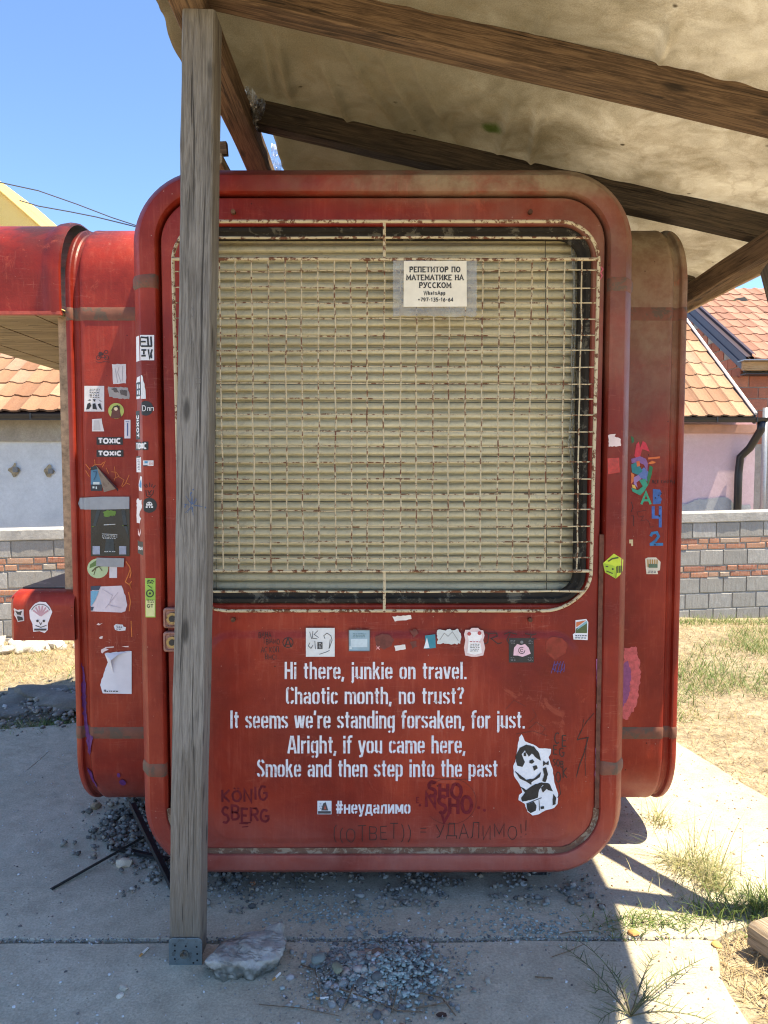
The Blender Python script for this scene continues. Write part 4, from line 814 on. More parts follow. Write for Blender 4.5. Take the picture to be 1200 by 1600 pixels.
sticker('cream paper corner by the frame', DL, [(983, 843), (989, 843), (989, 853), (986, 853), (986, 849), (983, 849)], (222, 206, 160))
paintmark('black pen words beside the collage', DL, [('s', s, .8) for s in lay('ВСЕ СМОТРАТ' if 0 else 'ВСЕ СМОТРИ', CAP, 1019, 1056, 755, 4, .3, .1)], (44, 20, 22))
paintmark('thin black loops', DL, [('s', [(1010, 797), (995, 800), (998, 808), (1006, 806), (1001, 814), (1010, 812), (1014, 816), (1016, 824), (1022, 822)], .6), ('s', [(986, 784), (989, 792), (986, 800)], 1), ('s', [(986, 806), (990, 806), (990, 822)], 1)], (60, 20, 22))
flatc = {}
for k, (c, p) in enumerate((((34, 110, 62), [(986, 681), (990, 684), (991, 690), (987, 693)]), ((214, 40, 62), [(991, 712), (994, 694), (998, 690), (1000, 700), (1004, 689), (1009, 692), (1015, 706), (1008, 703), (1003, 702), (1000, 714), (994, 716)]), ((140, 96, 160), [(986, 717), (1000, 713), (1009, 717), (1012, 724), (1011, 738), (1006, 726), (996, 722), (987, 724)]), ((28, 132, 140), [(986, 726), (994, 722), (1000, 730), (1004, 736), (996, 742), (987, 738)]), ((226, 112, 48), [(994, 721), (999, 720), (1000, 728), (995, 729)]), ((92, 122, 190), [(996, 740), (1006, 730), (1012, 736), (1017, 744), (1012, 752), (1000, 746)]), ((30, 120, 66), [(1015, 727), (1020, 730), (1018, 742), (1014, 754), (1012, 760), (1011, 746)]), ((224, 120, 50), [(986, 738), (991, 742), (990, 752), (986, 756)]), ((164, 130, 190), [(990, 746), (997, 742), (1002, 748), (994, 754), (996, 762), (990, 756)]), ((44, 160, 130), [(998, 750), (1008, 748), (1012, 758), (1006, 768), (1000, 774), (988, 768), (986, 762), (996, 766), (1004, 760)]), ((236, 196, 90), [(987, 757), (992, 758), (994, 764), (988, 762)]), ((226, 110, 40), [(1012, 715), (1031, 713), (1031, 716), (1013, 718)]), ((230, 120, 40), [(1012, 724), (1018, 720), (1025, 722), (1022, 724), (1016, 725)]))):
    flatwork('collage_shape', DL, [p], flat(c, .45, .08), kiosk, .001 + .0004 * (k % 5), label='bright painted patch of the abstract collage' if k == 1 else None)
# frame, left side
sticker('white square sticker with bold black lettering, highest on the frame', YF, R4(207.5, 523.5, 241, 563), (226, 226, 230), [(BLACK, [('s', s, 2.6) for s in ([(219, 527), (219, 540)], [(220, 527), (230, 528)], [(220, 534), (228, 534)], [(220, 541), (238, 541)], [(231, 526), (232, 541)], [(236, 526), (237, 541)], [(221, 547), (229, 547)], [(225, 546), (225, 554)], [(221, 556), (228, 556)], [(232, 546), (234, 560), (238, 546)], [(236, 551), (237, 560)])])], True)
sticker('white torn sticker with a dark panel', YF, torn([(209, 588), (222, 586), (226, 600), (228, 623), (207, 622), (206, 597)], .6, 4, 3), (224, 226, 228), [((48, 60, 68), [R4(206.5, 596, 219, 618)]), ((216, 220, 222), [R4(209, 599, 212.5, 606), R4(214, 600, 217, 606), R4(209, 609, 212.5, 615), R4(214, 609, 217, 616)])], True)
sticker('black disc sticker with white letters Dm', YF, disc(228, 638, 11.5, 11.5), (32, 34, 38), [((220, 220, 222), [('s', s, 1.1) for s in lay('D', CAP, 222, 228.5, 642, 8)] + [('s', [(231, 642), (231, 637), (234, 637), (234, 642)], 1), ('s', [(236, 642), (236, 637), (240, 637), (240, 642)], 1)])], True)
sticker('upright black sticker lettered TOXIC', YF, R4(205, 641, 215, 686), BLACK, [((232, 232, 232), [('s', [(207.3 + (1 - y) * 0 + 5.6 * y, 683 - 39 * q) for q, y in [((x / 3.4) + o_, yy) for x, yy in s_]], 2) for o_, s_ in ((0, [(.02, 1), (.58, 1)]), (0, [(.3, 1), (.3, 0)]), (.2, A_(.35, .5, .28, .5, 0, 360, 12)), (.44, [(.04, 0), (.58, 1)]), (.44, [(.04, 1), (.58, 0)]), (.66, [(.08, 0), (.08, 1)]), (.74, A_(.34, .5, .29, .5, 50, 310, 10)))])], True)
sticker('wrinkled black sticker lettered TOXIC on the frame', YF, R4(203.5, 690, 232, 703), BLACK, [((232, 232, 232), tx('TOXIC', 205.5, 229, 700.6, 8, 2.3, tr=.1))], True)
sticker('white label with grey bar print', YF, R4(205.5, 714, 218, 738), (226, 224, 226), [((130, 130, 140), scrib(208, 717, 215, 735, 7, 1.2, 4)), ((60, 60, 64), [R4(206, 712.5, 215, 715)])], True)
sticker('small white blue and red label', YF, R4(223.5, 719.5, 240, 728), (226, 222, 222), [((80, 150, 190), [R4(226, 720.5, 231, 724)]), ((190, 120, 110), scrib(232, 721, 239, 727, 3, .9, 6)), ((50, 52, 60), [R4(224, 727, 231, 728.6)])], True)
sticker('white sticker with a bright blue blob', YF, [(216, 744), (220, 745), (220, 768), (212, 767), (211, 757)], (228, 228, 230), [((54, 140, 196), [[(213, 757), (217, 749), (219, 756), (218, 763), (213, 761)]])], True)
paintmark('black doodle of a fist under a crown', YF, [('s', s, 1.4) for s in ([(224, 757), (229, 762)], [(228, 756), (231, 761)], [(234, 754), (234, 761)], [(238, 756), (237, 761)], [(243, 758), (239, 763)], [(228, 766), (229, 775), (234, 777), (239, 772), (240, 766)], [(231, 766), (233, 771), (237, 766)], [(232, 773), (236, 772)])], (52, 16, 16), True)
sticker('black disc sticker with a white dome logo', YF, disc(233.5, 789.5, 11.8), (26, 28, 30), [((225, 225, 225), [A_(233.5, 789, 5, 5.2, 180, 360, 8) + [(238, 790), (229, 790)], R4(228, 791, 231, 793.5), R4(233, 791, 235, 793.5), R4(236.5, 791, 239.5, 793.5)]), ((26, 28, 30), [disc(231.5, 787, 1), disc(235.5, 787, 1)])], True)
sticker('torn white sticker remains on the frame edge', YF, torn([(205, 782), (209, 779), (213, 782), (219, 781), (219, 794), (214, 800), (212, 806), (217, 811), (213, 819), (205, 819)], .8, 3, 8), (228, 222, 222), [], True)
sticker('curled white scrap', YF, [(208, 827), (210, 832), (212, 836), (215, 827), (216, 834), (212, 840), (208, 837)], (226, 190, 186), [], True, 'paper_scrap')
sticker('small crooked black sticker', YF, [(207, 846), (212, 848), (221, 847), (223, 869), (207, 867)], (30, 30, 32), [((215, 215, 215), tx('SOUL' if 0 else 'DUM', 208.5, 220.5, 860.5, 4.4, 1.4))], True)
sticker('tall green and yellow sticker', YF, R4(226.5, 903.5, 243, 964.5), (150, 190, 74), [((214, 214, 150), [R4(228, 938, 242, 963)]), ((36, 56, 36), [('s', A_(234.6, 927, 5.4, 5.4, 0, 360, 14), 1.8), disc(234.6, 927, 1.8)] + scrib(229, 906, 241, 912, 3, 1.4, 2) + [('s', [(231, 914), (238, 919)], 1)] + scrib(230, 936, 241, 942, 2, 1.4, 3) + tx('GT', 230, 240, 949, 5, 1.1))], True)
# frame, right side
sticker('torn white patch on the right of the frame', YF, torn([(950, 680), (962, 678), (960, 682), (970, 686), (970, 697), (951, 698)], .8, 2.5, 4), (222, 200, 196), [], True)
paintmark('glossy fresh red square', YF, [torn([(949, 716), (967, 715), (969, 738), (950, 741)], .5, 5, 3)], (176, 22, 12), True, .2)
cu = [(942, 880), (959, 865), (977, 876), (975, 893), (962, 904), (945, 894)]
sticker('yellow green sticker drawn as a cube', YF, cu, (196, 214, 50), [((160, 190, 40), [[(942, 880), (960, 884), (962, 904), (945, 894)]]), ((60, 66, 26), [('s', [(950, 877), (956, 873), (966, 871)], 2.2), ('s', [(963, 885), (962, 903)], 1), disc(957, 889, 1.6), R4(946, 884, 950, 886), ('s', [(947, 892), (957, 896)], 1.6)] + [('s', [(965 + 2.6 * k, 884), (964.6 + 2.6 * k, 895)], 1.5) for k in range(4)])], True)
paintmark('pink squiggle', YP, [('s', [(939, 417), (942, 421), (938, 426), (941, 431), (937, 437)], 2)], (196, 90, 110), off=.002)
# counter front
sticker('torn black and white sticker at the end of the counter', 2.985, torn([(22, 950), (28, 953), (37, 952), (38, 970), (28, 972), (23, 962)], .8, 3, 6), (196, 186, 186), [((36, 34, 38), [torn([(24, 954), (30, 956), (35, 955), (33, 961), (27, 960)], .7, 2, 3), torn([(27, 963), (35, 964), (36, 969), (29, 970)], .7, 2, 4)])])
sk_ = [(55, 943), (62, 940), (72, 941), (78, 948), (82, 956), (78, 966), (75, 974), (75, 984), (70, 989), (62, 986), (52, 987), (51, 975), (47, 966), (46, 954), (51, 947)]
sticker('white die cut sticker of a plumed mask', 2.985, sk_, (230, 222, 224), [((196, 150, 160), [('s', [(64, 962), (64 + 14 * math.sin(rad(a)), 962 - 16 * math.cos(rad(a)))], 2.6) for a in (-58, -35, -12, 12, 35, 58)]), ((52, 44, 50), [('s', A_(64, 958, 15, 14, 200, 340, 12), 1), disc(59, 970, 2), disc(69, 970, 2), ('s', [(56, 977), (64, 980), (73, 977)], 1.2), R4(54, 982, 73, 985), ('s', [(62, 972), (64, 976), (66, 972)], 1)])])

# things held on with tape: loose papers of their own
poster = flatwork('poster', DL, [R4(142.5, 794, 203, 869)], flat((20, 26, 30), .25, .3, 8), None, .0035)
tag(poster, 'glossy black poster taped to the left shell of the kiosk', 'poster')
for c, items in (((92, 130, 40), [torn([(161, 800), (170, 797), (182, 799), (180, 806), (164, 807)], 1, 2, 3)]), ((190, 196, 196), [('s', [(163, 820), (181, 819)], 1.2), ('s', [(160, 834), (184, 835)], .9)] + scrib(160, 836, 184, 842, 3, .9, 4) + scrib(163, 860, 182, 863, 1, 1.2, 9)), ((150, 160, 180), [R4(145.5, 853, 157, 866), R4(187, 853, 198, 866)]), ((44, 56, 60), [[(152, 796), (158, 797), (150, 822), (146, 822)], [(190, 797), (196, 797), (202, 840), (194, 822)], [(166, 842), (178, 842), (180, 864), (164, 864)]]), ((100, 118, 30), [('s', [(144, 823), (148, 822)], 1.2), ('s', [(192, 821), (200, 821)], 1.2)])):
    flatwork('print', DL, items, flat(c), poster, .0046 + .0005 * (c[0] % 4))
M_tape = m_metal('silver_tape', (.30, .33, .37), .35, .15, (.22, .24, .28), .6, 12)
for p, lb in (([(123, 778), (160, 776), (203, 776), (203, 795), (160, 796), (124, 796), (121, 787)], 'upper tape'), ([(152, 871), (195, 872), (194, 886), (166, 885), (151, 884)], 'lower tape')): flatwork('tape', DL, [p], M_tape, poster, .0072)
pp = torn([(165, 1020), (206, 1017), (206, 1084), (161, 1083), (157, 1070), (164, 1048), (170, 1032)], .8, 4, 9, (0, 3, 4, 5, 6)); V = []
big = flatwork('torn_paper', DL, [pp], flat((222, 222, 228), .6, .05, 8), None, .003); tag(big, 'large torn white paper curling off low on the left shell', 'paper')
flatwork('print', DL, tx('T E', 163, 166, 1080, 2.4, .9) + scrib(164, 1078, 187, 1081, 1, 1.6, 4), flat((50, 50, 54)), big, .0042)
o = MB(); q = [Vector(at(x, y, DL)) for x, y in ((164, 1021), (204, 1017), (186, 1022), (176, 1030), (178, 1052), (170, 1034))]
dd = (.004, .004, .012, .022, .006, .010); o.add([p - Vector((0, d_, 0)) for p, d_ in zip(q, dd)], [(0, 1, 2), (0, 2, 3, 5), (3, 4, 5)]); o.obj('curl', flat((214, 214, 220), .6, .05, 8), big)
# the notice tied to the grille
notice = flatwork('notice', YG - .012, [[(631, 408), (729, 407.5), (729.5, 479), (630.5, 479.5)]], flat((232, 226, 208), .6, .06, 12), None, 0)
tag(notice, 'printed white tutoring notice in a clear sleeve fixed to the window grille', 'notice')
for i, (w, x0, x1, b, h, sw_, sf) in enumerate((('РЕПЕТИТОР ПО', 640, 719, 425, 7.6, 1.75, .15), ('МАТЕМАТИКЕ НА', 635, 724, 437.5, 7.6, 1.75, .15), ('РУССКОМ', 655, 705, 449.5, 7.6, 1.75, .15), ('WhatsApp', 662, 696, 461, 6.4, 1.2, None), ('+797-135-16-64', 653, 708, 471, 5.4, 1.2, None))):
    flatwork('print', YG - .012, [('s', s, sw_ if len(s) != 2 or abs(s[0][1] - s[1][1]) > .1 or not sf else 1.1) for s in lay(w, CAP, x0, x1, b, h, .16, 0, 0, sf)], flat((38, 36, 34)), notice, .0008)
t = NT('clear_film'); tr = t.n('BsdfTransparent'); gl = t.n('BsdfGlossy'); gl.inputs['Roughness'].default_value = .18; df = t.n('BsdfDiffuse'); df.inputs[0].default_value = (.42, .38, .28, 1); mx = t.n('MixShader'); m2 = t.n('MixShader')
mx.inputs[0].default_value = .12; t.l(tr.outputs[0], mx.inputs[1]); t.l(gl.outputs[0], mx.inputs[2]); t.l(t.ramp(t.noise(t.coord(), 22, 5, .7, .5), [(.3, .22), (.65, .6)]), m2.inputs[0]); t.l(mx.outputs[0], m2.inputs[1]); t.l(df.outputs[0], m2.inputs[2]); t.l(m2.outputs[0], t.out.inputs[0]); M_film = t.m
g = MB(); nx_, ny_ = 16, 14; P0, P1 = at(614, 406, YG - .009), at(745, 494, YG - .009)
vv = [(P0[0] + (P1[0] - P0[0]) * i / nx_ + .004 * nz(i, j, .8, 3), YG - .0105 + .006 * nz(i, j, .6, 1) + .004, P0[2] + (P1[2] - P0[2]) * j / ny_ + (.012 * nz(i, 3, .7, 2) if j == ny_ else 0)) for j in range(ny_ + 1) for i in range(nx_ + 1)]
g.add(vv, [(j * (nx_ + 1) + i, j * (nx_ + 1) + i + 1, (j + 1) * (nx_ + 1) + i + 1, (j + 1) * (nx_ + 1) + i) for j in range(ny_) for i in range(nx_)]); g.obj('clear_sleeve', M_film, notice, smooth=True)
# ------------------------------------------------------------------ timber lean-to over the kiosk
M_grey = m_wood('weathered_grey_timber', ((.085, .078, .068), (.165, .153, .135), (.26, .245, .22)), .75, 1.0, (-.35, -1.35, (.13, .095, .058), (.27, .215, .15)))
M_raft = m_wood('brown_rafter_timber', ((.04, .024, .013), (.105, .063, .034), (.22, .14, .078)), .7, .8)
M_dkraft = m_wood('dark_rafter_timber', ((.018, .013, .009), (.045, .033, .022), (.10, .072, .045)), .7, .8)
shel = thing('wooden_shelter', 'rough timber lean-to with a grey post and sagging beige tarpaulin roof over the kiosk', 'shelter', (-.635, 2.33, 0))
def zb(x): return 2.897 - .2205 * x                     # underside of the rafters
post = beam('post', (-.645, 2.333, .0), (-.553, 2.333, 2.962), .098, .10, M_grey, shel, .0022, 30, (0, 1, 0), seed=2, cham=.005)
M_zinc = m_metal('galvanised_plate', (.22, .27, .29), .42, .7, (.14, .16, .16), .55, 30)
b0 = at(263, 1467, 2.274); b1 = at(316, 1517, 2.274)
L = [[(x, y, z) for x, z in rrect((b0[0] + b1[0]) / 2, (b0[2] + b1[2]) / 2, (b1[0] - b0[0]) / 2 - t, (b0[2] - b1[2]) / 2 - t, .014, 3)] for t, y in ((0, 2.281), (0, 2.2765), (.001, 2.276))]
v, f = loft(L, True, (True, True)); br = obj('bracket', v, f, M_zinc, post, fix=True)
m = MB()
for px, py in ((273, 1478), (273, 1486), (273, 1499), (290, 1479), (307, 1480), (308, 1491), (302, 1505), (275, 1512), (308, 1501)):
    c = at(px, py, 2.274); m.add([(c[0] + .0035 * math.cos(a), 2.2754, c[2] + .0035 * math.sin(a)) for a in [6.2832 * k / 8 for k in range(8)]], [tuple(range(8))])
m.obj('bolt_hole', flat((18, 18, 20)), br) if 0 else m.obj('nail_holes', flat((18, 18, 20)), post)
c = Vector(at(288, 1491, 2.274)); m = MB(); m.tube([c + Vector((0, .002, 0)), c + Vector((0, -.003, 0))], .014, 18); m.tube([c + Vector((0, -.002, 0)), c + Vector((0, -.012, 0))], .0085, 6); m.obj('bolt', m_metal('dull_bolt', (.25, .25, .23), .4, .8, (.16, .12, .08), .5), post, fix=True, smooth=True, sharp=30)
# blue felt pen star and carved letter on the post
def on_post(px, py): return Vector(at(px, py, 2.2795))
rnd = random.Random(3); m = MB()
def penline(pts, w, off=.0006):
    q, fs = ribbon(pts, w); m.add([on_post(*p) - Vector((0, off + .0001 * (len(m.f) % 7), 0)) for p in q], fs)
for k in range(17):
    a = rnd.uniform(0, 6.28); r = rnd.uniform(7, 22); penline([(301 + 2 * math.cos(a), 790 + 2 * math.sin(a)), (301 + r * math.cos(a) * .8, 790 + r * math.sin(a))], .7)
for px, py in ((290, 789), (302, 765), (299, 770), (321, 793), (289, 792)): m.add([on_post(px + 1.2 * math.cos(a), py + 1.5 * math.sin(a)) - Vector((0, .0009, 0)) for a in [6.2832 * k / 7 for k in range(7)]], [tuple(range(7))])
m.obj('pen_star', flat((62, 86, 124)), post)
m = MB(); [penline(s, .8) for s in lay('P', CAP, 304, 315, 608, 17)]; [penline(s, .7) for s in ([(296, 546), (300, 530), (304, 547)], [(299, 480), (304, 488), (300, 496), (297, 488)])]; m.obj('carved_letter', flat((104, 98, 92)), post)
raf = []
for i, (y, x0, x1, mt, w) in enumerate(((1.42, -.68, 1.57, M_raft, .085), (2.345, -.66, 1.72, M_raft, .092), (3.165, -.54, 1.70, M_dkraft, .085), (4.15, -.54, 1.70, M_dkraft, .08), (5.1, -.54, 1.70, M_dkraft, .08))):
    raf.append(beam('rafter', (x0, y, zb(x0) + .05 + (.02 if y > 4 else 0)), (x1, y, zb(x1) + .05 + (.02 if y > 4 else 0)), w, .100, mt, shel, .0035, 40, seed=i + 5, cham=.006))
beam('header', (-.585, 1.30, 2.962 + .045), (-.585, 5.2, 2.962 + .045), .10, .09, M_raft, shel, .003, 30, seed=21)
beam('batten', (-.652, 2.98, 2.815), (-.640, 5.1, 2.815), .028, .04, m_wood('pale_batten', ((.22, .15, .08), (.38, .29, .17), (.55, .46, .32)), .2), shel, .002, 16, seed=22)
beam('packer', (-.70, 3.02, 2.86), (-.625, 3.02, 2.865), .035, .05, M_raft, shel, .003, 6, seed=23)
beam('eave_beam', (1.50, 1.30, 2.49), (1.585, 5.2, 2.475), .055, .095, M_raft, shel, .003, 30, seed=24)
beam('fascia', (1.592, 1.27, 2.57), (1.742, 2.38, 2.535), .026, .10, M_raft, shel, .003, 10, seed=35)
beam('fascia', (1.745, 2.385, 2.535), (1.735, 5.25, 2.535), .026, .10, m_wood('pale_fascia', ((.26, .18, .11), (.42, .31, .20), (.55, .43, .30)), .5), shel, .003, 30, seed=25)
beam('eave_post', (1.615, 2.47, 0), (1.615, 2.47, 2.43), .09, .09, M_grey, shel, .002, 20, (0, 1, 0), seed=26)
beam('eave_post', (1.59, 5.05, 0), (1.59, 5.05, 2.43), .09, .09, M_grey, shel, .002, 20, (0, 1, 0), seed=29)
beam('post', (-.60, 5.0, 0), (-.60, 5.0, 2.96), .09, .09, M_grey, shel, .002, 20, (0, 1, 0), seed=30) if 0 else None
beam('brace', (1.60, 2.50, 1.20), (1.60, 3.10, 2.42), .07, .06, M_grey, shel, .002, 10, (1, 0, 0), seed=27)
beam('brace', (1.66, 3.62, 2.455), (1.30, 3.30, 2.50), .06, .05, M_raft, shel, .002, 8, seed=28) if 0 else None

# tarpaulin roof
def m_tarp():
    t = NT('dirty_beige_tarpaulin'); co = t.coord(); a = t.noise(co, 1.5, 6, .65, .8); b = t.noise(co, 7, 5, .7, .6); c = t.noise(t.coord((5, 26, 5)), 1.0, 4, .6)
    x, y, z = t.sep(co)
    col = t.ramp(t.math('ADD', t.math('MULTIPLY', a, .7), t.math('MULTIPLY', b, .3)), [(.36, (.48, .45, .38)), (.5, (.64, .61, .54)), (.64, (.80, .78, .71))])
    col = t.mix(t.math('MULTIPLY', t.ramp(b, [(.38, 1.0), (.55, 0.0)]), .16), col, (.36, .30, .19))
    left_olive = t.rng(t.math('ADD', x, t.math('MULTIPLY', a, .8)), 2.0, 1.25); col = t.mix(t.math('MULTIPLY', left_olive, .75), col, (.19, .17, .11))  # colour turns darker olive towards the left side
    st = t.noise(t.coord((1, 1, 1), loc=(4, 2, 1)), 2.6, 5, .6, .5); ring = t.ramp(st, [(.50, 0.0), (.535, .16), (.55, 0.0)]); col = t.mix(ring, col, (.27, .20, .11)); wv = t.noise(t.coord((260, 260, 260)), 1.0, 2, .5); col = t.mix(.35, col, t.ramp(wv, [(.3, .3), (.7, .75)]), 'OVERLAY')
    di = t.n('VectorMath', operation='DISTANCE'); t.l(co, di.inputs[0]); di.inputs[1].default_value = Vector(MOSS) - WP['wooden_shelter']
    moss = t.math('MULTIPLY', t.rng(t.math('ADD', di.outputs['Value'], t.math('MULTIPLY', b, .10)), .115, .07), .8); col = t.mix(moss, col, (.09, .15, .02))
    vo = t.n('TexVoronoi'); vo.inputs['Scale'].default_value = 9; t.l(co, vo.inputs['Vector']); sp = t.math('MULTIPLY', t.ramp(vo.outputs['Distance'], [(.05, 1.0), (.09, 0.0)]), t.ramp(a, [(.48, 0.0), (.55, .8)])); col = t.mix(sp, col, (.06, .045, .02))
    t.base(col); t.rough(.8); tr = t.n('BsdfTranslucent'); t.l(t.mix(1.0, col, (.96, .93, .87), 'MULTIPLY'), tr.inputs[0]); mx = t.n('MixShader'); mx.inputs[0].default_value = .40
    t.l(t.p.outputs[0], mx.inputs[1]); t.l(tr.outputs[0], mx.inputs[2]); t.l(mx.outputs[0], t.out.inputs[0])
    bm_ = t.bump(t.math('ADD', t.math('MULTIPLY', b, .6), t.math('MULTIPLY', t.noise(co, 60, 4, .7), .25)), .45, .012); t.l(bm_.outputs[0], tr.inputs['Normal'])
    return t.m
def onroof(px, py, dz=.1):
    u, dy, dz_ = ray(px, py); t_ = (2.897 + dz - 1.6) / (dz_ + .2205 * u); return (u * t_, dy * t_, 1.6 + dz_ * t_)
MOSS = onroof(772, 192); M_tarp = m_tarp()
rys = [1.42, 2.345, 3.165, 4.15, 5.1]
folds = [(onroof(590, 75), onroof(690, 250), .035, .035), (onroof(640, 80), onroof(720, 235), .022, .022), (onroof(530, 60), onroof(640, 225), .018, .03), (onroof(800, 130), onroof(765, 265), .03, .02), (onroof(836, 150), onroof(822, 268), .03, .025), (onroof(425, 40), onroof(455, 175), .03, .03), (onroof(405, 30), onroof(430, 160), .03, .02), (onroof(852, 5), onroof(828, 60), .03, .018), (onroof(500, 95), onroof(560, 235), .02, .02), (onroof(1045, 20), onroof(1020, 110), .022, .03)]
def tarp_z(x, y):
    z = zb(x) + .106 + (.02 if y > 4 else 0)
    for a, b in zip(rys, rys[1:]):
        if a < y < b: t_ = (y - a) / (b - a); z -= .030 * math.sin(math.pi * t_) * (1 + .8 * nz(x, y, 1.3, 4))
    w_ = 1.0 - .85 * max([math.exp(-((y - r) / .05) ** 2) for r in rys])
    z += w_ * (.026 * nz(x, y, 2.3, 1) + .009 * nz(x * 1.6, y * .8, 5.5, 2) + .006 * (1 - abs(nz(x * 1.3 + y * .7, y * .4, 6, 3)) * 3))
    for (a, b, w, h) in folds:
        ax, ay, bx, by = a[0], a[1], b[0], b[1]; L2 = (bx - ax) ** 2 + (by - ay) ** 2; t_ = max(0, min(1, ((x - ax) * (bx - ax) + (y - ay) * (by - ay)) / L2))
        d = ((x - ax) * (by - ay) - (y - ay) * (bx - ax)) / math.sqrt(L2); e = math.hypot(x - ax - t_ * (bx - ax), y - ay - t_ * (by - ay))
        w = max(w, .028); z -= 1.25 * min(h, .028) * math.exp(-(e / (w * .85)) ** 2) * (.6 + .8 * math.tanh(d / w * 3)) * math.sin(math.pi * min(.98, .12 + t_ * .85)) * w_
    return z
nx_, ny_ = 190, 260; V = []; y0_, y1_ = 1.25, 5.28
for j in range(ny_ + 1):
    y = y0_ + (y1_ - y0_) * j / ny_
    xl = -.735 + .012 * nz(y, 1, 5, 2) + .006 * nz(y, 1, 21, 2); s_ = min(1, max(0, (y - 3.16) / .10)); xl = xl * (1 - s_) + (-.50 + .015 * nz(y, 3, 8, 2)) * s_
    for i in range(nx_ + 1):
        x = xl + (1.775 - .17 * min(1, max(0, (2.4 - y) / .7)) ** 1.2 + .006 * nz(y, 9, 5, 1) - xl) * i / nx_; z = tarp_z(x, y)
        if x < -.64: z -= (-.64 - x) * .55
        if x > 1.70: z -= (x - 1.70) * .9
        V.append((x, y, z))
F = [(j * (nx_ + 1) + i, j * (nx_ + 1) + i + 1, (j + 1) * (nx_ + 1) + i + 1, (j + 1) * (nx_ + 1) + i) for j in range(ny_) for i in range(nx_)]
tp = obj('tarpaulin', V, F, M_tarp, shel, smooth=True); so = tp.modifiers.new('Solidify', 'SOLIDIFY'); so.thickness = .0012; so.offset = 1
# crumpled clear plastic in the gap by the header
def crumple(name, q, n, amp, sd, par):
    a, b, c, d = (Vector(p) for p in q); V = []
    for j in range(n + 1):
        for i in range(n + 1):
            u, w = i / n, j / n; p = (a * (1 - u) + b * u) * (1 - w) + (d * (1 - u) + c * u) * w
            V.append(p + Vector((amp * nz(u * 5, w * 5, 1, sd), amp * 2 * nz(u * 6, w * 4, 1, sd + 3), amp * nz(u * 4, w * 7, 1, sd + 6))))
    F = [(j * (n + 1) + i, j * (n + 1) + i + 1, (j + 1) * (n + 1) + i + 1, (j + 1) * (n + 1) + i) for j in range(n) for i in range(n)]
    return obj(name, V, F, M_film2, par, smooth=True)
t = NT('torn_plastic'); tr = t.n('BsdfTransparent'); gl = t.n('BsdfGlossy'); gl.inputs['Roughness'].default_value = .12; df = t.n('BsdfTranslucent'); df.inputs[0].default_value = (.75, .78, .8, 1); mx = t.n('MixShader'); m2 = t.n('MixShader'); mx.inputs[0].default_value = .3
t.l(tr.outputs[0], mx.inputs[1]); t.l(gl.outputs[0], mx.inputs[2]); t.l(t.ramp(t.noise(t.coord(), 16, 5, .7, 1.2), [(.4, .05), (.62, .85)]), m2.inputs[0]); t.l(mx.outputs[0], m2.inputs[1]); t.l(df.outputs[0], m2.inputs[2]); t.l(m2.outputs[0], t.out.inputs[0]); M_film2 = t.m
crumple('plastic_sheet', (at(383, 135, 2.95), at(415, 160, 3.05), at(402, 196, 3.1), at(386, 192, 3.1)), 14, .03, 3, shel)
crumple('plastic_sheet', (at(425, 225, 3.7), at(442, 222, 3.7), at(442, 285, 3.7), at(424, 285, 3.7)), 12, .02, 8, shel)

# ------------------------------------------------------------------ boundary wall of blocks and bricks
M_block = m_objrand('concrete_block', [(0, (.30, .29, .27)), (.5, (.37, .36, .34)), (1, (.45, .44, .42))], .9, 10, .6, (.22, .20, .17), .4)
M_brick = m_objrand('red_brick', [(0, (.36, .10, .05)), (.35, (.46, .17, .085)), (.65, (.52, .26, .15)), (.9, (.42, .34, .27)), (1, (.50, .44, .36))], .9, 16, .7, (.42, .36, .29), .5)
M_mortar = m_concrete('mortar', (.26, .25, .23), (.34, .33, .30), (.42, .40, .37), (.2, .19, .17), 3, .8, False)
M_cap = m_concrete('cast_coping', (.30, .29, .27), (.40, .39, .37), (.50, .49, .46), (.22, .21, .19), 2, .7, False)
wL, wR = Vector((-5.2, 6.62, 0)), Vector((5.6, 7.9, 0)); wd = (wR - wL).normalized(); wn_ = Vector((wd.y, -wd.x, 0)); wang = math.atan2(wd.y, wd.x)
wall = thing('boundary_wall', 'low wall of grey blocks with two brick bands and a cast coping behind the kiosk', 'wall', wL)
def unit(name, w, h, d, mat, seed):
    rnd = random.Random(seed); b = .006; pr = []
    v = []; L = []
    for k, (t_, y) in enumerate(((b, 0), (0, b), (0, d))):
        L.append([(sx * (w / 2 - t_) + rnd.uniform(-.002, .002), y + rnd.uniform(-.0015, .0015), sz * (h / 2 - t_) + rnd.uniform(-.002, .002)) for sx, sz in ((-1, -1), (1, -1), (1, 1), (-1, 1))])
    v, f = loft(L, True, (True, True)); me = mesh(name, v, f, mat); bm = bmesh.new(); bm.from_mesh(me); bmesh.ops.recalc_face_normals(bm, faces=bm.faces); bm.to_mesh(me); bm.free(); return me
blk = [unit('block', 1, .155, .12, M_block, s) for s in range(5)]; brk = [unit('brick', 1, .054, .11, M_brick, s + 9) for s in range(6)]
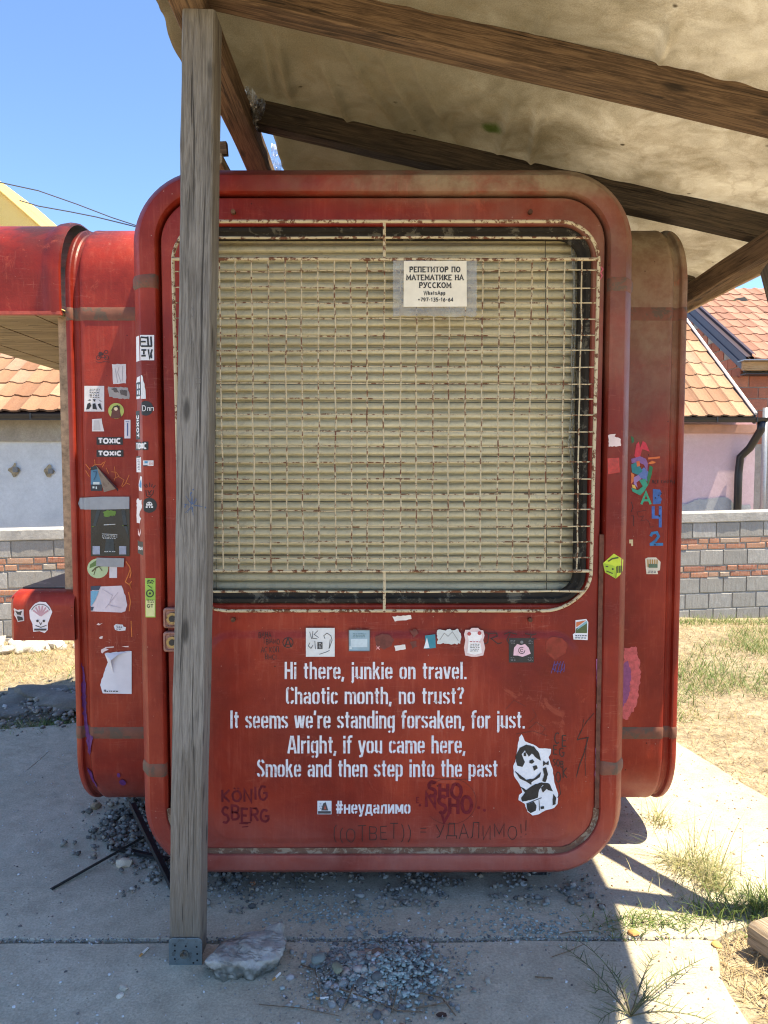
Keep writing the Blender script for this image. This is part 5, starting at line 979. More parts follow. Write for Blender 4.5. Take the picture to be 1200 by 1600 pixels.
# s = distance along the wall; the kiosk hides the middle, so single blocks are laid where the photo shows them
def wp(s, out, z): return wL + wd * s + wn_ * out + Vector((0, 0, z - .175 * (1 - s / 10.9)))
courses = [('b', .07), ('b', .235), ('b', .40), ('k', .513), ('k', .575), ('b', .69), ('k', .805), ('k', .867), ('b', .98)]
m = MB(); Ltot = (wR - wL).length
def wbox(s0, s1, o0, o1, z0, z1):
    P = [wp(s, o, z) for z in (z0, z1) for s, o in ((s0, o1), (s1, o1), (s1, o0), (s0, o0))]; m.add(P, [(0, 3, 2, 1), (4, 5, 6, 7), (0, 1, 5, 4), (1, 2, 6, 5), (2, 3, 7, 6), (3, 0, 4, 7)])
wbox(0, Ltot, -.15, -.010, -.1, 1.07); m.obj('mortar_core', M_mortar, wall)
rnd = random.Random(12)
for ci, (kd, z) in enumerate(courses):
    for (sa, sb) in ((0.3, 2.6), (8.05, Ltot)):
        s = sa - rnd.uniform(0, .2)
        right = sa > 5; zz = z
        while s < sb:
            if kd == 'b': w = (.262 if right else .385) + rnd.uniform(-.006, .006)
            else: w = rnd.choice([.235, .24, .2, .12, .225])
            if s > sb - .1: break
            p = wp(s + w / 2, (0 if kd == 'b' else rnd.uniform(-.006, .004)), zz + .006 * nz(s, ci, .8, 1))
            piece('block' if kd == 'b' else 'brick', (blk if kd == 'b' else brk)[rnd.randrange(5)], wall, p, (rnd.uniform(-.01, .01), rnd.uniform(-.012, .012) if kd == 'k' else rnd.uniform(-.003, .003), wang + rnd.uniform(-.006, .006)), (w - .012 - (rnd.uniform(0, .01) if kd == 'k' else 0), 1, 1 if kd == 'b' else rnd.uniform(.85, 1.02)))
            s += w
nS = 160; V = []
for k in range(nS + 1):
    s = Ltot * k / nS
    for o, z in ((-.18, 1.065), (.008, 1.062 + .005 * nz(s, 1, 6, 2)), (.014 + .005 * nz(s, 2, 9, 2), 1.07), (.014 + .005 * nz(s, 2, 7, 5), 1.155), (.006, 1.165 + .004 * nz(s, 5, 5, 2)), (-.18, 1.17)): V.append(wp(s, o, z))
F = [(k * 6 + j, k * 6 + j + 1, (k + 1) * 6 + j + 1, (k + 1) * 6 + j) for k in range(nS) for j in range(5)]; obj('coping', V, F, M_cap, wall)

# ------------------------------------------------------------------ houses behind
M_tile = m_objrand('clay_roof_tile', [(0, (.19, .09, .045)), (.4, (.30, .16, .085)), (.75, (.40, .25, .145)), (1, (.26, .17, .115))], .85, 12, .4, (.24, .13, .08), .35)
M_tile2 = m_objrand('pink_clay_roof_tile', [(0, (.20, .085, .055)), (.5, (.29, .135, .085)), (1, (.36, .19, .13))], .85, 12, .4, (.24, .14, .10), .35)
def tile_mesh(W, Ln, mat):
    """interlocking clay tile, ribs along its length; origin at the lower edge, centre"""
    prof = []
    for k in range(13):
        u = k / 12; h = .018 * (max(0, math.sin(u * math.pi * 2 * 1.0 + .3)) ** .8) + .012 * (math.exp(-((u - .06) / .05) ** 2) + math.exp(-((u - .94) / .05) ** 2)); prof.append(((u - .5) * (W + .008), h))
    v = [(x, y, z + .026 - (.016 * (1 if y else 0))) for y in (0, Ln) for x, z in prof] + [(x, 0, z + .002) for x, z in prof]
    f = [(i, i + 1, 13 + i + 1, 13 + i) for i in range(12)] + [(26 + i, 26 + i + 1, i + 1, i) for i in range(12)]
    return mesh('tile', v, f, mat, smooth=True, sharp=50)
def tiled_roof(parent, x0, y0, z0, ncol, nrow, W, ex_, pitch, mat, under, skew=None, xs=0):
    """rows of single tiles climbing away (+Y) from the eave at (x0, y0, z0)"""
    me = tile_mesh(W, ex_ + .06, mat); c, s = math.cos(rad(pitch)), math.sin(rad(pitch))
    roof = obj('roof', [(x0 - .05, y0, z0 - .02), (x0 + ncol * W + .02, y0, z0 - .02), (x0 + ncol * W + .02, y0 + nrow * ex_ * c, z0 - .02 + nrow * ex_ * s), (x0 - .05, y0 + nrow * ex_ * c, z0 - .02 + nrow * ex_ * s), (x0 - .05, y0, z0 - .06), (x0 + ncol * W + .02, y0, z0 - .06), (x0 + ncol * W + .02, y0 + nrow * ex_ * c, z0 - .07 + nrow * ex_ * s), (x0 - .05, y0 + nrow * ex_ * c, z0 - .07 + nrow * ex_ * s)],
               [(0, 1, 2, 3), (7, 6, 5, 4), (0, 4, 5, 1), (1, 5, 6, 2), (2, 6, 7, 3), (3, 7, 4, 0)], under, parent)
    for r in range(nrow):
        for k in range(ncol):
            piece('tile', me, roof, (x0 + (k + .5) * W + random.uniform(-.004, .004), y0 + r * ex_ * c, z0 + r * ex_ * s + random.uniform(-.002, .004)), (rad(pitch) + random.uniform(-.008, .008), random.uniform(-.012, .012), random.uniform(-.012, .012)))
    return roof
M_under = flat((60, 36, 28), .9)
M_plumb = m_metal('black_gutter_paint', (.022, .022, .026), .35, .2)
# pink house
M_pink = m_concrete('pink_render', (.56, .37, .40), (.63, .44, .47), (.68, .50, .52), (.50, .36, .36), 1.4, .25, False)
hr = thing('pink_house', 'pink rendered house with orange tiled roof and black gutter beyond the wall', 'house', (5.0, 10.9, 0))
YE = 10.35; xv = at(1176, 655, YE)[0]; ze = at(1130, 652, YE)[2]
W_ = .215; nc = 11; x0 = xv - nc * W_
tiled_roof(hr, x0, YE, ze, nc, 10, W_, .385, 36, M_tile, M_under)
m = MB(); m.box((1.6, 10.75, -.1), (at(1180, 700, 10.75)[0], 14, ze + .02)); m.obj('wall', M_pink, hr)
m = MB(); a = at(1000, 669, 10.73); b = at(1180, 677, 10.73); m.box((1.7, 10.70, b[2]), (b[0] + .02, 10.748, ze - .08)); m.obj('cornice', m_metal('salmon_board', (.55, .30, .22), .7, 0, (.4, .2, .14), .6, 6), hr)
pl = torn([(990, 790), (1076, 786), (1090, 781), (1110, 779), (1125, 777), (1140, 780), (1150, 788), (1172, 788), (1176, 840), (990, 840)], 1.6, 4, 5)
obj('bare_plinth', [Vector(at(x, y, 10.73)) for x, y in pl], [tuple(range(len(pl)))], m_concrete('grey_patch_render', (.28, .30, .31), (.36, .37, .38), (.44, .45, .45), (.3, .3, .3), 3, .5, False), hr)
def gutter(parent, x0, x1, y, z, r=.065):
    L = []
    for x in np.linspace(x0, x1, 3): L.append([(x, y + r * math.cos(rad(a)), z + r * math.sin(rad(a))) for a in range(180, 361, 20)] + [(x, y + (r - .006) * math.cos(rad(a)), z + (r - .006) * math.sin(rad(a))) for a in range(360, 179, -20)])
    v, f = loft(L, True, (True, True)); g = obj('gutter', v, f, M_plumb, parent, smooth=True, sharp=40, fix=True); m = MB()
    x = x0 + .25
    while x < x1: m.box((x, y - r - .004, z - r * .95), (x + .02, y - r + .004, z + .008)); x += .55
    m.obj('gutter_clip', M_plumb, g)
gutter(hr, x0 - .1, xv + .15, YE - .075, ze - .012)
m = MB(); gx = at(1186, 668, YE)[0]; m.tube([(gx, YE - .07, ze - .06), (gx, YE - .05, ze - .18), (gx - .02, 10.55, ze - .42), (gx - .1, 10.66, ze - .55), (gx - .12, 10.66, ze - .8), (gx - .12, 10.66, -.1)], .055, 12); m.obj('downpipe', M_plumb, hr, smooth=True)
c36, s36 = math.cos(rad(36)), math.sin(rad(36)); m = MB(); Lr = 10 * .385
m.tube([(xv + .03, YE - .03, ze + .05), (xv + .03, YE + Lr * c36, ze + .05 + Lr * s36)], .022, 6); m.obj('verge_flashing', flat((214, 210, 206), .4), hr)
m = MB(); m.box((xv + .005, YE - .02, ze - .07), (xv + .045, YE - .01, ze)); q = [(xv + .005, YE, ze - .09), (xv + .045, YE, ze - .09), (xv + .045, YE, ze + .03), (xv + .005, YE, ze + .03)]
m.add(q + [(x, y + Lr * c36, z + Lr * s36) for x, y, z in q], [(0, 1, 2, 3), (4, 7, 6, 5), (0, 4, 5, 1), (1, 5, 6, 2), (2, 6, 7, 3), (3, 7, 4, 0)]); m.obj('verge_board', flat((34, 30, 30), .7), hr)
# brick gabled house beside it
hb = thing('brick_gabled_house', 'taller brick house with brown metal verge and pinkish tiles at the right edge', 'house', (6.6, 13.0, 0))
YB = 12.7; eb = at(1166, 560, YB); xb, zeb = eb[0], eb[2]
tiled_roof(hb, xb + .16, YB + .05, zeb - .02, 13, 10, .24, .40, 30, M_tile2, M_under)
c30, s30 = math.cos(rad(30)), math.sin(rad(30)); Lb = 4.05
M_flash = m_metal('brown_metal_flashing', (.075, .05, .052), .35, .5, (.12, .08, .07), .7, 6)
prof = [(.17, .07), (.155, .10), (.10, .10), (.095, .055), (.0, .05), (-.005, .03), (-.012, -.10), (-.03, -.11), (-.035, -.21), (.0, -.22)]
L = [[(xb + a, YB + t_ * c30, zeb + t_ * s30 + b - .02) for a, b in prof] for t_ in (0, Lb / 2, Lb)]; v, f = loft(L, False); obj('verge_flashing', v, f, M_flash, hb, fix=True)
m = MB(); m.box((xb + .05, YB + .35, -.1), (xb + 3.2, YB + 4, zeb - .05)); Vg = [(xb + .05, YB + .35, zeb - .06), (xb + .05, YB + 4.1, zeb - .06), (xb + .05, YB + 4.1, zeb + 4.1 * .577 - .25), (xb + .05, YB + .35, zeb + .1), (xb + .2, YB + .35, zeb - .06), (xb + .2, YB + 4.1, zeb - .06), (xb + .2, YB + 4.1, zeb + 4.1 * .577 - .25), (xb + .2, YB + .35, zeb + .1)]
m.add(Vg, [(0, 3, 2, 1), (4, 5, 6, 7), (2, 3, 7, 6), (0, 4, 7, 3)]); bw = m.obj('wall', M_mortar, hb)
M_hb = m_objrand('hollow_brick', [(0, (.26, .085, .05)), (.5, (.36, .13, .08)), (1, (.44, .19, .12))], .9, 9, .5, (.2, .1, .07), .4)
hbm = unit('brick', .33, .185, .04, M_hb, 77); r_ = 0; z = zeb - 1.9
while z < zeb + 2.0:
    y = YB + .42 + (.17 if r_ % 2 else 0)
    while y < YB + 3.9:
        if z + .2 < zeb + (y - YB - .17) * .577 - .12 and z > 2.0: piece('brick', hbm, bw, (xb + .035 + random.uniform(-.006, .003), y, z + .1), (0, 0, rad(-90)))
        y += .345
    z += .2; r_ += 1
r_ = 0; z = 2.0
while z < zeb - .28:
    x = xb + .22 - (.17 if r_ % 2 else 0)
    while x < xb + 1.6: piece('brick', hbm, bw, (x, YB + .335 + random.uniform(-.005, .003), z + .1), (0, 0, 0)); x += .345
    z += .2; r_ += 1
m = MB(); a = YB - .01; m.box((xb - .06, a, zeb - .20), (xb + 3.3, a + .05, zeb - .055)); m.obj('eave_board', m_wood('yellowed_board', ((.20, .12, .05), (.34, .22, .11), (.45, .32, .18)), .3), hb)
m = MB(); m.box((xb - .10, YB - .16, zeb - .05), (xb + 3.3, YB + .10, zeb - .035)); m.obj('drip_edge', m_metal('grey_sheet', (.30, .33, .38), .4, .5), hb)
m = MB(); m.box((xb + .03, YB + .05, zeb - .26), (xb + 3.2, YB + .35, zeb - .24)); m.obj('soffit', flat((40, 34, 40)), hb)
m = MB(); gx2 = at(1192, 700, 12.6)[0]; m.tube([(gx2, 12.55, -.1), (gx2, 12.55, 2.6)], .045, 12); m.obj('downpipe', m_metal('pale_pipe', (.3, .32, .35), .4, .3), hb, smooth=True)
# sheeted ridge vent on the far roof
P = [at(x, y, 15.5) for x, y in ((1131, 493), (1136, 476), (1150, 466), (1164, 464), (1172, 472), (1184, 495))]; L = [P, [(x + .05, y + 1.2, z) for x, y, z in P]]
v, f = loft(L, True, (True, True)); obj('ridge_cover', v, f, m_metal('mossy_sheet', (.10, .105, .10), .8, 0, (.20, .17, .07), .5, 3), hb, fix=True)

# house on the left
M_white = m_concrete('blotchy_white_render', (.42, .45, .48), (.56, .60, .63), (.66, .70, .73), (.40, .43, .45), 1.6, .7, False)
hl = thing('plastered_house', 'pale blotchy rendered house with a clay tile roof glimpsed at the left edge', 'house', (-4.6, 9.0, 0))
YL = 8.75; zel = at(50, 644, YL)[2]; xl0 = at(-110, 644, YL)[0]
tiled_roof(hl, xl0, YL, zel, 11, 8, .215, .36, 33, M_tile, M_under)
m = MB(); m.box((-9, 9.0, -.1), (-2.9, 12.5, zel + .02)); m.obj('wall', M_white, hl)
gutter(hl, xl0 - .1, -3.0, YL - .08, zel - .03, .07)
m = MB(); a = at(0, 662, 8.98); b = at(0, 690, 8.98); m.box((-9, 8.965, b[2]), (-2.9, 8.998, a[2] + .06)); m.obj('band', m_concrete('grey_band', (.28, .26, .22), (.36, .33, .28), (.42, .40, .34), (.2, .18, .15), 3, .6, False), hl)
m = MB()
for px, py, r in ((22, 735, 10), (77, 736, 9)):
    p = torn([(px, py - r * 1.2), (px + r, py), (px, py + r * 1.1), (px - r, py)], 1.6, 3, px); m.add([Vector(at(x, y, 8.985)) for x, y in p], [tuple(range(len(p)))])
m.obj('render_patch', flat((150, 138, 112), .9, .3, 20), hl)
m = MB()
for px, py in ((24, 734), (79, 736)): a = at(px - 3.5, py + 4, 8.97); b = at(px + 3.5, py - 4, 8.97); m.box((a[0], 8.96, a[2]), (b[0], 8.984, b[2]))
m.obj('anchor_plate', flat((110, 114, 118), .7), hl)
# yellow gable far left
M_yel = m_concrete('yellow_render', (.66, .44, .12), (.76, .54, .17), (.80, .60, .22), (.70, .50, .2), .5, .2, False)
hy = thing('yellow_house', 'yellow gable end peeping above the kiosk flap at the far left', 'house', (-12, 17, 0))
e0, e1 = Vector(at(66, 358, 17)), Vector(at(0, 300, 17)); dr = (e1 - e0); rg = e0 + dr * 2.6; P = [e0 + Vector((.0, 0, -6)), e0, rg, Vector((2 * rg.x - e0.x, 17, e0.z)), Vector((2 * rg.x - e0.x, 17, e0.z - 6))]
P = [Vector((p.x, p.y, max(p.z, -.1))) for p in P]; v, f = loft([P, [p + Vector((0, 5, 0)) for p in P]], True, (True, True)); obj('wall', v, f, M_yel, hy, fix=True)
q = [e0 - dr * .25, rg, Vector((2 * rg.x - e0.x + dr.length * .2, 17, e0.z - dr.z * .25))]; m = MB()
for a, b in ((q[0], q[1]), (q[1], q[2])):
    u = Vector((0, 0, .035)); pts = [a, b, b + u, a + u]; pts = [p + Vector((0, -.06, .01)) for p in pts] + [p + Vector((0, 5.1, .01)) for p in pts]; m.add(pts, [(0, 1, 2, 3), (4, 7, 6, 5), (0, 4, 5, 1), (1, 5, 6, 2), (2, 6, 7, 3), (3, 7, 4, 0)])
m.obj('roof', flat((210, 176, 96), .8), hy)
# overhead wires between far poles
def wire(px, label):
    m = MB(); pts = [at(x, y, 19) for x, y in px]; m.tube(pts, .016, 5); return tag(m.obj('overhead_wire', flat((40, 60, 96)), origin=pts[0]), label, 'wire')
wire([(-400, 175), (-200, 240), (0, 285), (60, 298), (120, 319), (175, 340), (215, 353), (420, 410), (700, 470)], 'upper overhead wire sagging across the blue sky')
wire([(-400, 235), (-200, 275), (0, 304), (60, 322), (110, 331), (150, 339), (215, 355), (420, 415), (700, 475)], 'lower overhead wire nearly touching the kiosk roofline')

# ------------------------------------------------------------------ trees far right
M_leaf = m_island('far_leaf', [(0, (.035, .06, .02)), (.5, (.06, .10, .035)), (1, (.11, .16, .06))], .7)
M_bark = m_metal('bark', (.10, .075, .05), .9, 0, (.06, .045, .03), .5, 12)
def tree(x, y, h, r, label, sd):
    g = np.random.default_rng(sd); t_ = thing('tree', label, 'tree', (x, y, 0)); m = MB(); m.tube([(x, y, -.2), (x + .1, y, h * .4), (x, y + .1, h * .8)], [.2, .15, .05], 8)
    for k in range(9):
        a = g.uniform(0, 6.28); z = h * g.uniform(.3, .75); l = r * g.uniform(.6, 1); m.tube([(x, y, z), (x + math.cos(a) * l * .6, y + math.sin(a) * l * .6, z + l * .35), (x + math.cos(a) * l, y + math.sin(a) * l, z + l * .6)], [.07, .045, .012], 5)
    m.obj('trunk', M_bark, t_, smooth=True); C_ = []
    for k in range(26):
        a = g.uniform(0, 6.28); zz = g.uniform(.35, 1.0); rr = r * math.sqrt(max(.05, 1 - ((zz - .55) / .5) ** 2)) * g.uniform(.3, 1); c0 = np.array([x + math.cos(a) * rr, y + math.sin(a) * rr, h * zz])
        C_.append(c0 + g.normal(0, r * .16, (210, 3)))
    C_ = np.concatenate(C_); n = len(C_); d1 = g.normal(0, 1, (n, 3)); d1 /= np.linalg.norm(d1, axis=1)[:, None]; d2 = np.cross(d1, g.normal(0, 1, (n, 3))); d2 /= np.linalg.norm(d2, axis=1)[:, None]; s_ = g.uniform(.05, .10, (n, 1))
    V = np.stack([C_ - d1 * s_, C_ + d2 * s_ * .5, C_ + d1 * s_, C_ - d2 * s_ * .5], 1).reshape(-1, 3); F = np.arange(n * 4).reshape(-1, 4); np_mesh('crown', V, F, M_leaf, t_, (x, y, 0))
tx_ = at(1198, 480, 24); tree(tx_[0] + .3, 24, tx_[2] + .35, 1.7, 'green tree top showing beyond the tiled roofs at the right edge', 3)

# ------------------------------------------------------------------ grass and weeds
M_straw = m_island('dry_straw', [(0, (.16, .11, .055)), (.25, (.32, .23, .11)), (.55, (.46, .355, .18)), (.85, (.60, .49, .28)), (1, (.22, .15, .08))], .75, 30, .15)
M_green = m_island('green_grass_blade', [(0, (.07, .11, .025)), (.4, (.12, .19, .04)), (.8, (.20, .27, .07)), (1, (.36, .33, .14))], .6, 30, .25)
def ok_ground(x, y):
    if y > 6.75 + (x + 3.2) * .1185: return False
    if -1.87 < x < 1.6 and y < 5.4: return False
    if x <= -1.87 and y < 4.35 + .15 * nz(x, y, 3, 1) : return False
    if x >= 1.6:
        lim = 1.95 if y < 3.4 else 1.80 - (y - 3.4) * .12
        if x < lim + .16 * nz(y, 4, 2.2, 6): return False
    return True
def scatter(n, x0, x1, y0, y1, dens):
    X = RNG.uniform(x0, x1, n); Y = RNG.uniform(y0, y1, n); keep = [i for i in range(n) if ok_ground(X[i], Y[i]) and random.random() < dens(X[i], Y[i])]
    return np.array([(X[i], Y[i], soil_z(X[i], Y[i]) - .004) for i in keep])
def field(name, label, P, mat, h, w, lean, droop=.8, **k):
    n = len(P); V, F = blades(P, RNG.uniform(*h, n), RNG.uniform(*w, n), RNG.uniform(*lean, n), droop=droop, **k); return np_mesh(name, V, F, mat, None, (0, 0, 0), kind='stuff', label=label)
nn = lambda x, y, s, k: .5 + .5 * nz(x, y, s, k)
P = scatter(110000, 1.6, 5.6, 2.3, 8, lambda x, y: .25 + .9 * nn(x, y, 1.7, 3)); field('dry_grass', 'flattened yellow dry grass right of the kiosk', P, M_straw, (.025, .11), (.002, .005), (.5, 1.5), 1.0)
P = scatter(60000, -5, -1.85, 4.2, 7, lambda x, y: (.2 + .9 * nn(x, y, 1.7, 5)) * (.35 if y < 5.3 else 1)); field('dry_grass', 'flattened yellow dry grass left of the kiosk', P, M_straw, (.04, .16), (.002, .005), (.5, 1.5), 1.0)
P = scatter(36000, 1.8, 5.6, 4.6, 8, lambda x, y: max(0, nn(x, y, 1.4, 9) - .40) * 2.6 + (1.0 if y > 7.15 + (x - 2) * .1 and x > 2.8 else 0)); field('green_grass', 'green grass growing along the foot of the wall on the right', P, M_green, (.04, .14), (.003, .007), (.1, .9), .8)
P = scatter(9000, -6, -1.9, 4.9, 6.9, lambda x, y: max(0, nn(x, y, 1.8, 19) - .5) * 1.6); field('green_grass', 'sparse green grass in the dry patch on the left', P, M_green, (.05, .16), (.003, .006), (.1, 1.0), .8)
def tuft(name, label, cat, px, py, n, h, w, spread, lean, mat, az=None, droop=.7, sx=1.0, z=0, seg=4):
    c = gp(px, py); g = RNG.normal(0, 1, (n, 2)); P = np.stack([c[0] + g[:, 0] * spread * sx, c[1] + g[:, 1] * spread, np.full(n, z - .004)], 1)
    a = None if az is None else RNG.normal(rad(az[0]), rad(az[1]), n)
    V, F = blades(P, RNG.uniform(*h, n), RNG.uniform(*w, n), RNG.uniform(*lean, n), a, droop, seg); return np_mesh(name, V, F, mat, None, (c[0], c[1], z), label=label, cat=cat)
M_fade = m_island('fading_grass_blade', [(0, (.12, .16, .04)), (.3, (.24, .27, .09)), (.6, (.46, .42, .20)), (1, (.58, .50, .28))], .65, 30, .25)
tuft('grass_tuft', 'yellowing grass tuft just right of the kiosk shell', 'grass tuft', 1030, 1285, 90, (.06, .20), (.002, .004), .035, (.1, 1.0), M_fade)
tuft('grass_tuft', 'tall fanning grass tuft, largest in the pavement crack', 'grass tuft', 1092, 1360, 260, (.08, .27), (.002, .0045), .045, (.1, 1.25), M_fade, sx=1.4)
tuft('grass_tuft', 'long thin grass lying left of the largest tuft', 'grass tuft', 1062, 1345, 60, (.12, .28), (.0015, .003), .03, (.9, 1.4), M_fade, (180, 35))
tuft('grass_tuft', 'dense low clump where the crack meets the shaded strip', 'grass tuft', 1120, 1385, 160, (.05, .16), (.002, .0045), .03, (.1, 1.1), M_fade)
tuft('grass_tuft', 'dark green bushy grass at the tip of the timber', 'grass tuft', 1150, 1425, 260, (.05, .17), (.0025, .0055), .05, (.1, 1.2), M_green, sx=1.4)
tuft('grass_tuft', 'green grass at the right edge above the timber', 'grass tuft', 1196, 1418, 200, (.05, .17), (.0025, .005), .035, (.1, 1.2), M_green)
tuft('grass_tuft', 'low bright green blades straddling the slab joint', 'grass tuft', 975, 1449, 110, (.03, .10), (.003, .006), .03, (.3, 1.3), M_green, sx=2.4)
tuft('grass_tuft', 'dark green blades in the shadow stripe', 'grass tuft', 1050, 1440, 210, (.03, .11), (.0025, .005), .028, (.3, 1.3), M_green, sx=3.6)
tuft('grass_tuft', 'thin straggling stems above the shadow stripe', 'grass tuft', 1040, 1400, 40, (.08, .20), (.0015, .003), .05, (.5, 1.3), M_fade, sx=1.6)
# sprawling weed: several jointed runners with narrow leaves
M_weed = m_island('weed_leaf', [(0, (.06, .09, .035)), (.5, (.10, .14, .05)), (1, (.20, .22, .08))], .6, 30, .2)
w = thing('sprawling_weed', 'wiry green weed sprawling across the edge of the shade at the bottom right', 'weed', gp(985, 1590)); root = Vector(gp(985, 1590)); m = MB(); LP = []
for k, (px, py) in enumerate(((885, 1490), (905, 1478), (930, 1560), (1010, 1545), (1060, 1530), (1085, 1512), (1100, 1600), (1045, 1580), (960, 1530), (1020, 1500), (940, 1600))):
    e = Vector(gp(px, py)); mid = root.lerp(e, .5) + Vector((random.uniform(-.02, .02), random.uniform(-.02, .02), .03)); pts = [root.lerp(e, t_) * 1 + (mid - root.lerp(e, .5)) * 4 * t_ * (1 - t_) + Vector((0, 0, .004 + .012 * t_)) for t_ in [q / 9 for q in range(10)]]
    m.tube(pts, [.0022 - .00015 * q for q in range(10)], 5)
    for q in range(2, 10):
        for s_ in (-1, 1): LP.append((pts[q], math.atan2((e - root).y, (e - root).x) + s_ * random.uniform(.3, .9)))
m.obj('stem', m_metal('weed_stem', (.10, .10, .045), .7, 0, (.14, .10, .06), .5, 30), w, smooth=True)
P = np.array([p[:] for p, _ in LP]); az = np.array([a for _, a in LP]) + RNG.uniform(-.2, .2, len(P)); n = len(P)
V, F = blades(P, RNG.uniform(.03, .075, n), RNG.uniform(.002, .004, n), RNG.uniform(.9, 1.5, n), az, .3, 3); np_mesh('leaves', V, F, M_weed, w, tuple(root))
c = gp(1150, 1545); n = 3800; g = RNG.random((n, 2)); PY = 1.85 + g[:, 1] * .62; PX = 1.07 + g[:, 0] ** .9 * .85; P = np.stack([PX + .03 * RNG.normal(0, 1, n), PY, np.full(n, -.03)], 1)
P = P[[i for i in range(n) if P[i, 0] > 1.03 + .07 * nn(P[i, 1], 1, 7, 2) and nn(P[i, 0], P[i, 1], 6, 3) > .3]]
P[:, 2] = [soil_z(a, b) - .002 for a, b in P[:, :2]]
field('dry_grass', 'strip of dry grass beside the timber in the lower right corner', P, M_straw, (.04, .15), (.002, .004), (.7, 1.5), .9)
dg = gp(85, 1130); P = np.stack([dg[0] + RNG.normal(0, .17, 900), dg[1] + RNG.normal(0, .09, 900), np.zeros(900)], 1); P[:, 2] = [soil_z(a, b) for a, b in P[:, :2]]
V, F = blades(P, RNG.uniform(.03, .09, 900), RNG.uniform(.003, .006, 900), RNG.uniform(.3, 1.3, 900)); np_mesh('grass_tuft', V, F, M_green, None, dg, label='low dark green patch in the shade left of the kiosk', cat='grass tuft')

# ------------------------------------------------------------------ stones, glass and litter
M_peb = m_island('loose_pebble', [(0, (.09, .09, .085)), (.3, (.20, .20, .185)), (.55, (.32, .32, .29)), (.75, (.40, .36, .28)), (.9, (.30, .20, .14)), (1, (.55, .56, .56))], .75, 50)
M_darkpeb = m_island('dusty_dark_gravel', [(0, (.09, .085, .075)), (.4, (.19, .18, .155)), (.75, (.33, .31, .27)), (.93, (.32, .24, .16)), (1, (.52, .50, .46))], .85, 50)
M_glass = m_island('greenish_glass_crumb', [(0, (.15, .19, .18)), (.5, (.25, .31, .285)), (1, (.42, .48, .44))], .3, 60)
def heap(name, label, P, size, mat, fl=(.5, .9), shard=0.0): V, F = pebbles(P, size, fl, shard); return np_mesh(name, V, F, mat, None, (0, 0, 0), kind='stuff', label=label)
c = np.array(gp(588, 1520)); n = 900; g = RNG.normal(0, 1, (n, 2)); r = np.hypot(g[:, 0], g[:, 1]); P = np.stack([c[0] + g[:, 0] * .092, c[1] + g[:, 1] * .072, .040 * np.exp(-r ** 2 / 1.4) * RNG.uniform(.5, 1, n)], 1)
heap('gravel_heap', 'little heap of pebbles and glass crumbs in front of the kiosk', P, np.abs(RNG.normal(.0072, .0042, n)) + .003, M_peb)
n = 620; g = RNG.normal(0, 1, (n, 2)); P = np.stack([c[0] + .03 + g[:, 0] * .105, c[1] + g[:, 1] * .075, .040 * np.exp(-(g ** 2).sum(1) / 1.4) + .004], 1)
heap('glass_crumbs', 'greenish broken glass crumbs mixed through the little heap', P, RNG.uniform(.004, .0105, n), M_glass, (.25, .6), .8)
n = 2600; g = RNG.normal(0, 1, (n, 2)); P = np.stack([c[0] + g[:, 0] * .15, c[1] + g[:, 1] * .11, .03 * np.exp(-(g ** 2).sum(1) / 1.2) + .001], 1)
heap('grit', 'fine dust and grit spread round the little heap', P, np.abs(RNG.normal(.0016, .001, n)) + .0008, m_island('grey_grit', [(0, (.16, .15, .13)), (.6, (.28, .26, .22)), (1, (.46, .45, .42))], .9))
# gravel under the kiosk
n = 8000; X = RNG.uniform(-1.0, .80, n); Y = 2.52 + RNG.random(n) ** .8 * 1.0; k_ = np.array([.6 * nn(a, b, 4, 3) + .4 * nn(a, b, 13, 8) for a, b in zip(X, Y)]) > (.62 - np.minimum(Y - 2.52, .35) * .66); P = np.stack([X, Y, RNG.uniform(0, .012, n)], 1)[k_]
heap('gravel', 'gravel in the dark under the kiosk', P, np.abs(RNG.normal(.0044, .0038, len(P))) + .002, M_darkpeb)
n = 900; g = RNG.normal(0, 1, (n, 2)); q = np.array(gp(208, 1310)); P = np.stack([q[0] + g[:, 0] * .10, q[1] + .12 + g[:, 1] * .13, RNG.uniform(0, .02, n)], 1); heap('gravel', 'gravel spilled below the left shell', P, np.abs(RNG.normal(.007, .004, n)) + .003, M_darkpeb)
for (px, py, sx, sy, n, lb) in ((505, 1425, .11, .05, 260, 'scattered glass crumbs below the verse panel'), (430, 1395, .2, .04, 160, 'scattered glass crumbs by the post'), (790, 1440, .16, .05, 190, 'scattered glass crumbs along the slab joint'), (850, 1455, .10, .03, 140, 'scattered glass crumbs beside the shade edge')):
    q = np.array(gp(px, py)); g = RNG.normal(0, 1, (n, 2)); P = np.stack([q[0] + g[:, 0] * sx, q[1] + g[:, 1] * sy, np.full(n, .002)], 1); heap('glass_crumbs', lb, P, RNG.uniform(.0025, .007, n), M_glass if py != 1395 else M_peb, (.3, .7), .6)
n = 1500; P = np.stack([RNG.uniform(-1.9, 1.0, n), RNG.uniform(1.85, 4.2, n), np.full(n, .001)], 1); heap('grit', 'bits of grit sprinkled over the shaded slab', P, np.abs(RNG.normal(.0018, .0016, n)) + .001, m_island('pale_grit', [(0, (.45, .45, .43)), (.7, (.62, .63, .62)), (.85, (.2, .18, .16)), (1, (.1, .09, .08))], .8))
n = 900; P = np.stack([RNG.uniform(.7, 1.8, n), RNG.uniform(1.9, 4.1, n), np.full(n, .001)], 1); heap('grit', 'brown specks on the sunlit slab', P, np.abs(RNG.normal(.0018, .0016, n)) + .001, m_island('brown_grit', [(0, (.16, .10, .06)), (.5, (.25, .17, .11)), (1, (.38, .30, .2))], .9))
